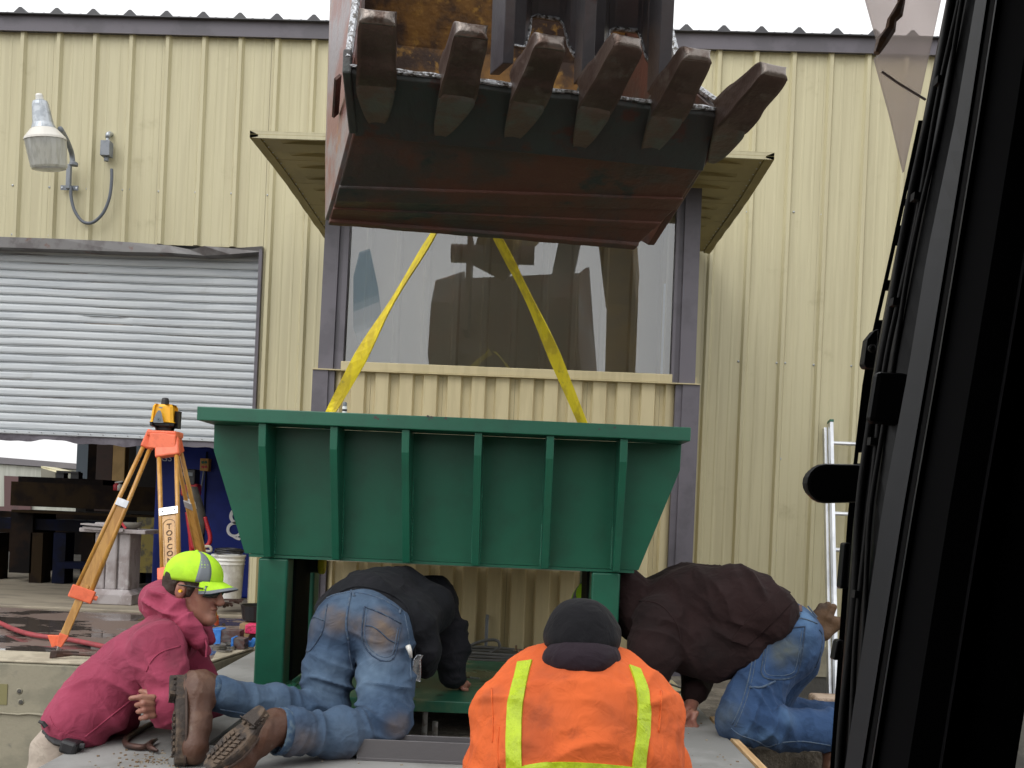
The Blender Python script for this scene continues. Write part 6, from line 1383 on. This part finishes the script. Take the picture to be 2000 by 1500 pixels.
# ------------------------------------------------------------ C: man in brown jacket kneeling at the right
hipC = J(1530, 1255, 4.42); chC = J(1345, 1190, 4.62); nkC = J(1245, 1190, 4.72); hcC = J(1158, 1180, 4.98)
nkneeC = Pz(1438, 1432, 1.07)+Vector((0,0,.085)); nkneeC = J(1445, 1412, 4.22); fkneeC = J(1490, 1392, 4.58); naC = J(1625, 1425, 4.20); faC = J(1640, 1405, 4.62)
nsC = J(1290, 1215, 4.42); fsC = J(1300, 1195, 4.88); neC = J(1262, 1330, 4.38); nwC = J(1195, 1400, 4.36); feC = J(1365, 1300, 4.72); fwC = J(1352, 1370, 4.48)
v = Vol((hcC.x-.3, 3.9, .95), (faC.x+.25, 5.25, 2.0), .0055)
v.chain([hipC+Vector((0,-.09,0)), nkneeC, naC], [.085,.06,.042]); v.chain([hipC+Vector((0,.1,0)), fkneeC, faC], [.085,.06,.042]); v.chain([hipC, (hipC+chC)/2, chC, nkC], [.11,.115,.12,.055], .05)
v.cone(nsC, fsC, .06, .06, .04); v.chain([nsC, neC, nwC], [.05,.04,.026]); v.chain([fsC, feC, fwC], [.05,.04,.028])
headprims(v, hcC, Vector((-.75,.15,-.6)), Vector((-.6,0,.75)), 1.0, nkC)
hand(v, fwC, J(1346, 1388, 4.44), [[J(1334+9*i,1392,4.40-.008*i), J(1325+10*i,1406,4.37), J(1330+10*i,1419,4.37), J(1342+7*i,1418,4.40)] for i in range(4)], [J(1352,1388,4.40), J(1340,1400,4.355), J(1330,1408,4.35)], .033, rf=.0105)
hand(v, nwC, nwC+Vector((-.05,0,-.03)), [[nwC+Vector((-.06,.02*i-.03,-.03)), nwC+Vector((-.11,.02*i-.03,-.05))] for i in range(4)], [nwC+Vector((-.04,-.03,-.03)), nwC+Vector((-.07,-.05,-.05))])
pC = tag(tomesh('person', v, SKIN), 'man in dark brown jacket and blue jeans kneeling, head behind the hopper leg', 'person')
v = Vol((nkneeC.x-.25, 3.9, 1.0), (faC.x+.2, 5.0, 1.85), .0065)
v.ell(J(1533,1238,4.42), (.155,.185,.15), None, .03); v.ell(J(1555,1265,4.36), (.112,.12,.14), None, .04); v.ell(J(1553,1275,4.52), (.10,.12,.13), None, .04)
v.chain([J(1515,1285,4.36), J(1475,1355,4.30), nkneeC+Vector((-.005,0,.01))], [.135,.115,.100], .05); v.chain([J(1545,1290,4.55), fkneeC], [.115,.095], .05)
v.chain([nkneeC, J(1530,1425,4.21), naC], [.092,.085,.088], .03); v.chain([fkneeC, J(1560,1400,4.6), faC], [.085,.08,.08], .03)
spC = [(nkneeC+Vector((.12,0,.05)), .15, (.8,0,.45), 15, .024), (J(1530,1400,4.1), .14, (1,0,-.3), 14, .022), (J(1500,1420,4.1), .1, (.5,0,1), 16, .014), (J(1480,1330,4.2), .12, (.4,0,1), 11, .012), (naC, .12, (1,0,0), 16, .012)]
dirtC = [(J(1535,1270,4.22), .075, .65), (J(1425,1290,4.2), .06, .5), (J(1410,1400,4.15), .08, .5), (J(1430,1330,4.15), .08, .3)]
fadeC = [(J(1570,1210,4.3), .07, .7), (J(1560,1240,4.3), .10, .35), (J(1460,1440,4.1), .05, .5), (J(1500,1450,4.1), .06, .4), (J(1550,1395,4.1), .06, .35), (J(1480,1260,4.2), .07, .4)]
HEMC = [(naC+Vector((.03,0,0)), Vector((1,0,0)), .09)]
jnC = tomesh('jeans', v, DENIM2, pC, spC, .005, 6, 8., cut=cutter(HEMC), attrs={'dirt': dirtC, 'fade': fadeC}); bv = bvh(jnC)
for pl, r_, m_ in (([(1485,1240),(1515,1232),(1550,1226),(1572,1224)], .0035, SEAMD), ([(1497,1240),(1490,1290),(1487,1312),(1500,1326),(1545,1324),(1562,1300),(1572,1226)], .0035, SEAMD), ([(1502,1244),(1495,1290),(1493,1308),(1503,1319),(1542,1317),(1556,1298),(1566,1232)], .002, SEAM),
    ([(1473,1262),(1466,1310),(1456,1350),(1444,1385),(1430,1415)], .003, SEAM), ([(1479,1262),(1472,1312),(1462,1352),(1450,1388),(1436,1420)], .002, SEAM), ([(1442,1264),(1460,1266),(1476,1264),(1482,1248)], .0045, SEAM), ([(1464,1342),(1488,1342),(1514,1330)], .005, SEAM),
    ([(1500,1222),(1530,1212),(1565,1208),(1596,1218)], .0035, SEAM), ([(1428,1422),(1445,1435),(1480,1448),(1500,1458),(1530,1450),(1570,1448),(1622,1456)], .003, SEAM), ([(1600,1230),(1606,1245),(1598,1290),(1570,1345),(1555,1370)], .003, SEAMD)):
    stitch('seam', bv, pl, r_, m_, jnC)
v = Vol((hcC.x-.25, 3.9, 1.0), (hipC.x+.25, 5.3, 2.0), .007)
for dy in (-.10, .10):
    v.chain([J(1490, 1196, 4.42)+Vector((0,dy,0)), J(1430, 1183, 4.52)+Vector((0,dy,0)), J(1350, 1184, 4.62)+Vector((0,dy,0)), J(1262,1197,4.70)+Vector((0,dy*.7,0))], [.126,.170,.184,.150], .05)
v.chain([J(1455,1262,4.34), J(1400,1265,4.40), J(1345,1255,4.45)], [.10,.14,.14], .06)
v.chain([J(1462,1228,4.40), J(1430,1236,4.40)], [.105,.13], .05); v.cone(nsC, fsC, .10, .10, .06)
v.chain([nsC, J(1275,1275,4.36), neC], [.115,.105,.085], .05); v.chain([neC, nwC], [.085,.055], .03); v.chain([J(1330,1240,4.75), feC, J(1357,1352,4.50)], [.11,.085,.062], .04)
v.cone(nkC, hcC+Vector((.06,0,.02)), .10, .07, .05); v.chain([J(1225,1150,4.62), J(1235,1200,4.6)], [.09,.09], .05)
jkC = tomesh('brown_jacket', v, BRNJ, pC, [(J(1450,1150,4.3), .17, (1,0,.9), 11, .026), (J(1390,1180,4.3), .15, (1,0,.6), 10, .018), (J(1280,1270,4.3), .13, (.6,0,1), 13, .022), (J(1420,1260,4.2), .12, (.3,0,1), 12, .018), (J(1350,1150,4.4), .18, (1,0,.3), 8, .014), (feC, .08, (0,0,1), 18, .014)], .007, 5, 9.,
             attrs={'dirt': [(J(1270,1200,4.35), .10, .9), (J(1400,1280,4.2), .12, .8), (J(1300,1260,4.3), .1, .5)]})
bv2 = bvh(jkC); stitch('armhole_seam', bv2, [(1249,1173),(1282,1178),(1305,1195),(1324,1225),(1330,1260)], .0035, BRNJ, jkC)
# ribbed waist band
A_ = [(1556,1166),(1530,1190),(1500,1222),(1478,1245),(1458,1262)]; B2 = [(1530,1150),(1500,1172),(1468,1205),(1445,1232),(1428,1252)]
for k in range(16):
    t = k/15; stitch('waist_rib', bv2, [(A_[i][0]+(B2[i][0]-A_[i][0])*0+ (0), 0) for i in range(0)] or [(A_[0][0]*(1-t)+B2[0][0]*t, A_[0][1]*(1-t)+B2[0][1]*t), (A_[2][0]*(1-t)+B2[2][0]*t, A_[2][1]*(1-t)+B2[2][1]*t), (A_[4][0]*(1-t)+B2[4][0]*t, A_[4][1]*(1-t)+B2[4][1]*t)], .0050, BRNJ, jkC)
# belt and shirt band over the hip
v = Vol((hipC.x-.3, 3.9, hipC.z-.25), (hipC.x+.3, 5.0, hipC.z+.35), .006)
nB = bvh(jnC)
band('belt', nB, [(1487,1232),(1505,1212),(1530,1196),(1560,1184),(1576,1180)], [(1492,1240),(1512,1222),(1535,1206),(1562,1196),(1580,1192)], BELT, pC, .006)
for a_, c_ in (((1542,1180),(1562,1203)), ((1566,1176),(1592,1208)), ((1502,1216),(1506,1230))):
    h1, h2 = hit(nB, *c_), hit(nB, (a_[0]+c_[0])/2, (a_[1]+c_[1])/2+4)
    if h1 and h2: b = MB(); bar(b, h1[0]+h1[1]*.008, h2[0]+h2[1]*.008+Vector((-.01,0,.02)), .012, .005, h1[1]); b.build('belt_loop', SEAM, pC)
v = Vol(tuple(J(1520,1160,4.4)-Vector((.2,.25,.2))), tuple(J(1520,1160,4.4)+Vector((.2,.35,.15))), .006)
v.ell(J(1520,1218,4.43), (.105,.14,.105), None, .02); tomesh('grey_shirt', v, cloth('grey_shirt', (.22,.20,.22)), pC, (), .004, 9, 1.)
# gloves in the back pocket
v = Vol(tuple(J(1610,1210,4.4)-Vector((.18,.15,.15))), tuple(J(1610,1210,4.4)+Vector((.18,.15,.15))), .004)
for pl, r_ in (([(1592,1235),(1596,1200),(1604,1184)], .013), ([(1598,1236),(1606,1204),(1616,1182)], .013), ([(1603,1238),(1618,1208),(1628,1186)], .012), ([(1608,1240),(1630,1214),(1640,1212)], .014), ([(1600,1240),(1615,1238),(1636,1222)], .018)):
    v.chain([J(x, y, 4.42) for x, y in pl], [r_*1.35, r_*1.3, r_*1.2], .012)
tomesh('work_gloves', v, LEATH, pC, (), .004, 25, 1.)
v = Vol(tuple(hcC-Vector((.16,.16,.16))), tuple(hcC+Vector((.16,.16,.16))), .006)
cap(hcC, Vector((-.75,.15,-.6)), Vector((-.6,0,.75)), pC)
for c_, a_ in ((naC, 0), (faC, 1)):
    bootmesh(pC, c_+Vector((.12,0,.05)), c_+Vector((.06,0,-.22)), c_+Vector((.06,0,.02)), c_+Vector((-.02,0,0)), (1,0,.2)) 
# ------------------------------------------------------------ D: man in orange coat in the foreground, back to the camera
Yd = 2.72
hcD = J(1139, 1256, 2.72); nkD = J(1133, 1292, 2.74); chD = J(1128, 1400, 2.72); hpD = Vector((chD.x-.02, 2.52, .98))
lsD = J(1000, 1335, 2.74); rsD = J(1262, 1338, 2.76); leD = J(962, 1500, 2.86); reD = J(1292, 1505, 2.88); lwD = Vector((leD.x+.13, 3.12, 1.10)); rwD = Vector((reD.x-.13, 3.12, 1.10))
v = Vol((leD.x-.2, 2.1, .0), (reD.x+.2, 3.4, hcD.z+.2), .0065)
for s in (-1, 1): v.chain([hpD+Vector((s*.1,0,0)), Vector((hpD.x+s*.12, 2.58, .5)), Vector((hpD.x+s*.13, 2.45, .08))], [.09,.06,.042]); v.cone(Vector((hpD.x+s*.13, 2.42, .05)), Vector((hpD.x+s*.15, 2.64, .04)), .04, .03)
v.chain([hpD, (hpD+chD)/2, chD, nkD], [.10,.10,.10,.05], .05); v.cone(J(1030,1375,2.74), J(1235,1378,2.75), .05, .05, .04); v.chain([J(1030,1375,2.74), leD, lwD], [.045,.042,.027]); v.chain([J(1235,1378,2.75), reD, rwD], [.045,.042,.027])
headprims(v, hcD, Vector((0.03,.92,-.38)), Vector((0,.38,.92)), 1.02, nkD)
for wv_, s in ((lwD, 1), (rwD, -1)): hand(v, wv_, wv_+Vector((s*.03,.05,-.005)), [[wv_+Vector((s*.03+.018*(i-1.5),.07,-.005)), wv_+Vector((s*.04+.018*(i-1.5),.12,-.012)), wv_+Vector((s*.045+.016*(i-1.5),.14,-.02))] for i in range(4)], [wv_+Vector((s*.05,.05,0)), wv_+Vector((s*.075,.08,-.01))])
pD = tag(tomesh('person', v, SKIN), 'man in orange coat with lime stripes and black cap, seen from behind in front', 'person')
v = Vol((leD.x-.25, 2.0, .75), (reD.x+.25, 3.4, nkD.z+.12), .0075)
v.chain([Vector((chD.x,2.50,.85)), J(1126,1480,2.62), J(1128,1405,2.68), J(1130,1345,2.74)], [.19,.195,.185,.120], .07)
for s, sh_ in ((-1, lsD), (1, rsD)): v.chain([Vector((chD.x+s*.09,2.52,.85)), J(1126+s*75,1480,2.66), J(1128+s*78,1400,2.72), J(1130+s*62,1345,2.75)], [.16,.165,.155,.095], .07)
v.cone(J(1042,1364,2.74), J(1222,1367,2.76), .086, .086, .05); v.cone(J(1070,1318,2.74), J(1200,1320,2.75), .065, .065, .06)
v.chain([J(1042,1366,2.74), J(1022,1440,2.76), leD+Vector((.062,0,0))], [.096,.088,.082], .03); v.chain([J(1224,1369,2.76), J(1242,1440,2.78), reD+Vector((-.06,0,0))], [.094,.088,.082], .03); v.chain([leD, lwD], [.09,.06]); v.chain([reD, rwD], [.09,.06])
ctD = tomesh('orange_coat', v, ORJ, pD, [(J(965,1440,2.6), .12, (.3,0,1), 16, .024), (J(1300,1450,2.6), .12, (-.3,0,1), 15, .024), (J(985,1400,2.6), .10, (1,0,.2), 14, .018), (J(1275,1400,2.6), .10, (1,0,-.2), 14, .020), (J(1130,1420,2.5), .2, (.4,0,1), 8, .012), (J(1130,1330,2.6), .10, (0,0,1), 12, .010)], .006, 5, 12.,
        attrs={'dirt': [(J(1050,1400,2.5), .08, .45), (J(1040,1450,2.5), .07, .5), (J(1205,1400,2.5), .07, .4), (J(1100,1320,2.6), .08, .4), (J(1160,1310,2.6), .07, .35), (J(960,1360,2.6), .05, .45), (J(1290,1440,2.6), .06, .5), (J(1180,1450,2.5), .06, .3)]})
bv = bvh(ctD)
band('reflective_stripe', bv, [(1012,1294),(1003,1330),(993,1375),(990,1430),(990,1480),(992,1530)], [(1040,1290),(1031,1325),(1022,1375),(1019,1430),(1019,1480),(1021,1530)], LIME, pD, .005, nA=50)
band('reflective_stripe', bv, [(1228,1300),(1240,1335),(1245,1375),(1243,1430),(1236,1480),(1232,1530)], [(1250,1308),(1263,1340),(1269,1380),(1268,1430),(1262,1480),(1257,1530)], LIME, pD, .005, nA=50)
band('waist_stripe', bv, [(1018,1497),(1060,1490),(1100,1488),(1150,1490),(1200,1494),(1237,1498)], [(1018,1530),(1060,1525),(1100,1523),(1150,1525),(1200,1528),(1237,1532)], LIME, pD, .006)
for pl in ([(960,1345),(962,1380),(963,1420),(962,1450)], [(975,1420),(972,1460),(974,1500)], [(1292,1350),(1290,1390),(1286,1430)]): stitch('sleeve_seam', bv, pl, .0025, ORJ, pD)
for s_ in range(5):
    y = 1330+s_*36; stitch('stripe_crease', bv, [(994, y), (1022, y-3)], .0065 if 0 else .0055, LIME, pD, False) if 0 else None
# collar, fleece cap
v = Vol(tuple(nkD-Vector((.25,.2,.15))), tuple(nkD+Vector((.25,.25,.2))), .006)
v.ell(J(1135,1286,2.64), (.092,.080,.060), None, .02); v.cone(J(1086,1290,2.66), J(1186,1292,2.66), .034, .034, .04)
tomesh('collar', v, PURP, pD, [(J(1137,1285,2.6), .1, (0,0,1), 18, .008)], .004, 8, 2.)
v = Vol(tuple(hcD-Vector((.2,.2,.2))), tuple(hcD+Vector((.2,.2,.2))), .005)
v.ell(J(1137,1232,2.72), (.098,.115,.090), None, .02); v.ell(J(1137,1250,2.70), (.101,.108,.050), None, .03)
v.cone(J(1192,1240,2.72), J(1198,1272,2.74), .018, .012, .03); v.cone(J(1082,1240,2.72), J(1080,1258,2.74), .016, .012, .03)
tomesh('fleece_cap', v, FLEECE, pD, (), .003, 12, 2.)
v = Vol((hpD.x-.4, 2.1, .0), (hpD.x+.4, 2.95, 1.15), .01)
for s in (-1, 1): v.chain([hpD+Vector((s*.09,0,-.02)), Vector((hpD.x+s*.12, 2.58, .5)), Vector((hpD.x+s*.13, 2.45, .09))], [.14,.1,.085], .05)
tomesh('work_trousers', v, DENIM, pD, (), .005, 5, 3.)
for s in (-1, 1): b = MB(); b.box((hpD.x+s*.13-.05, 2.36, .0), (hpD.x+s*.13+.05, 2.66, .1)); b.build('shoe', BOOT, pD, bevel=.03)
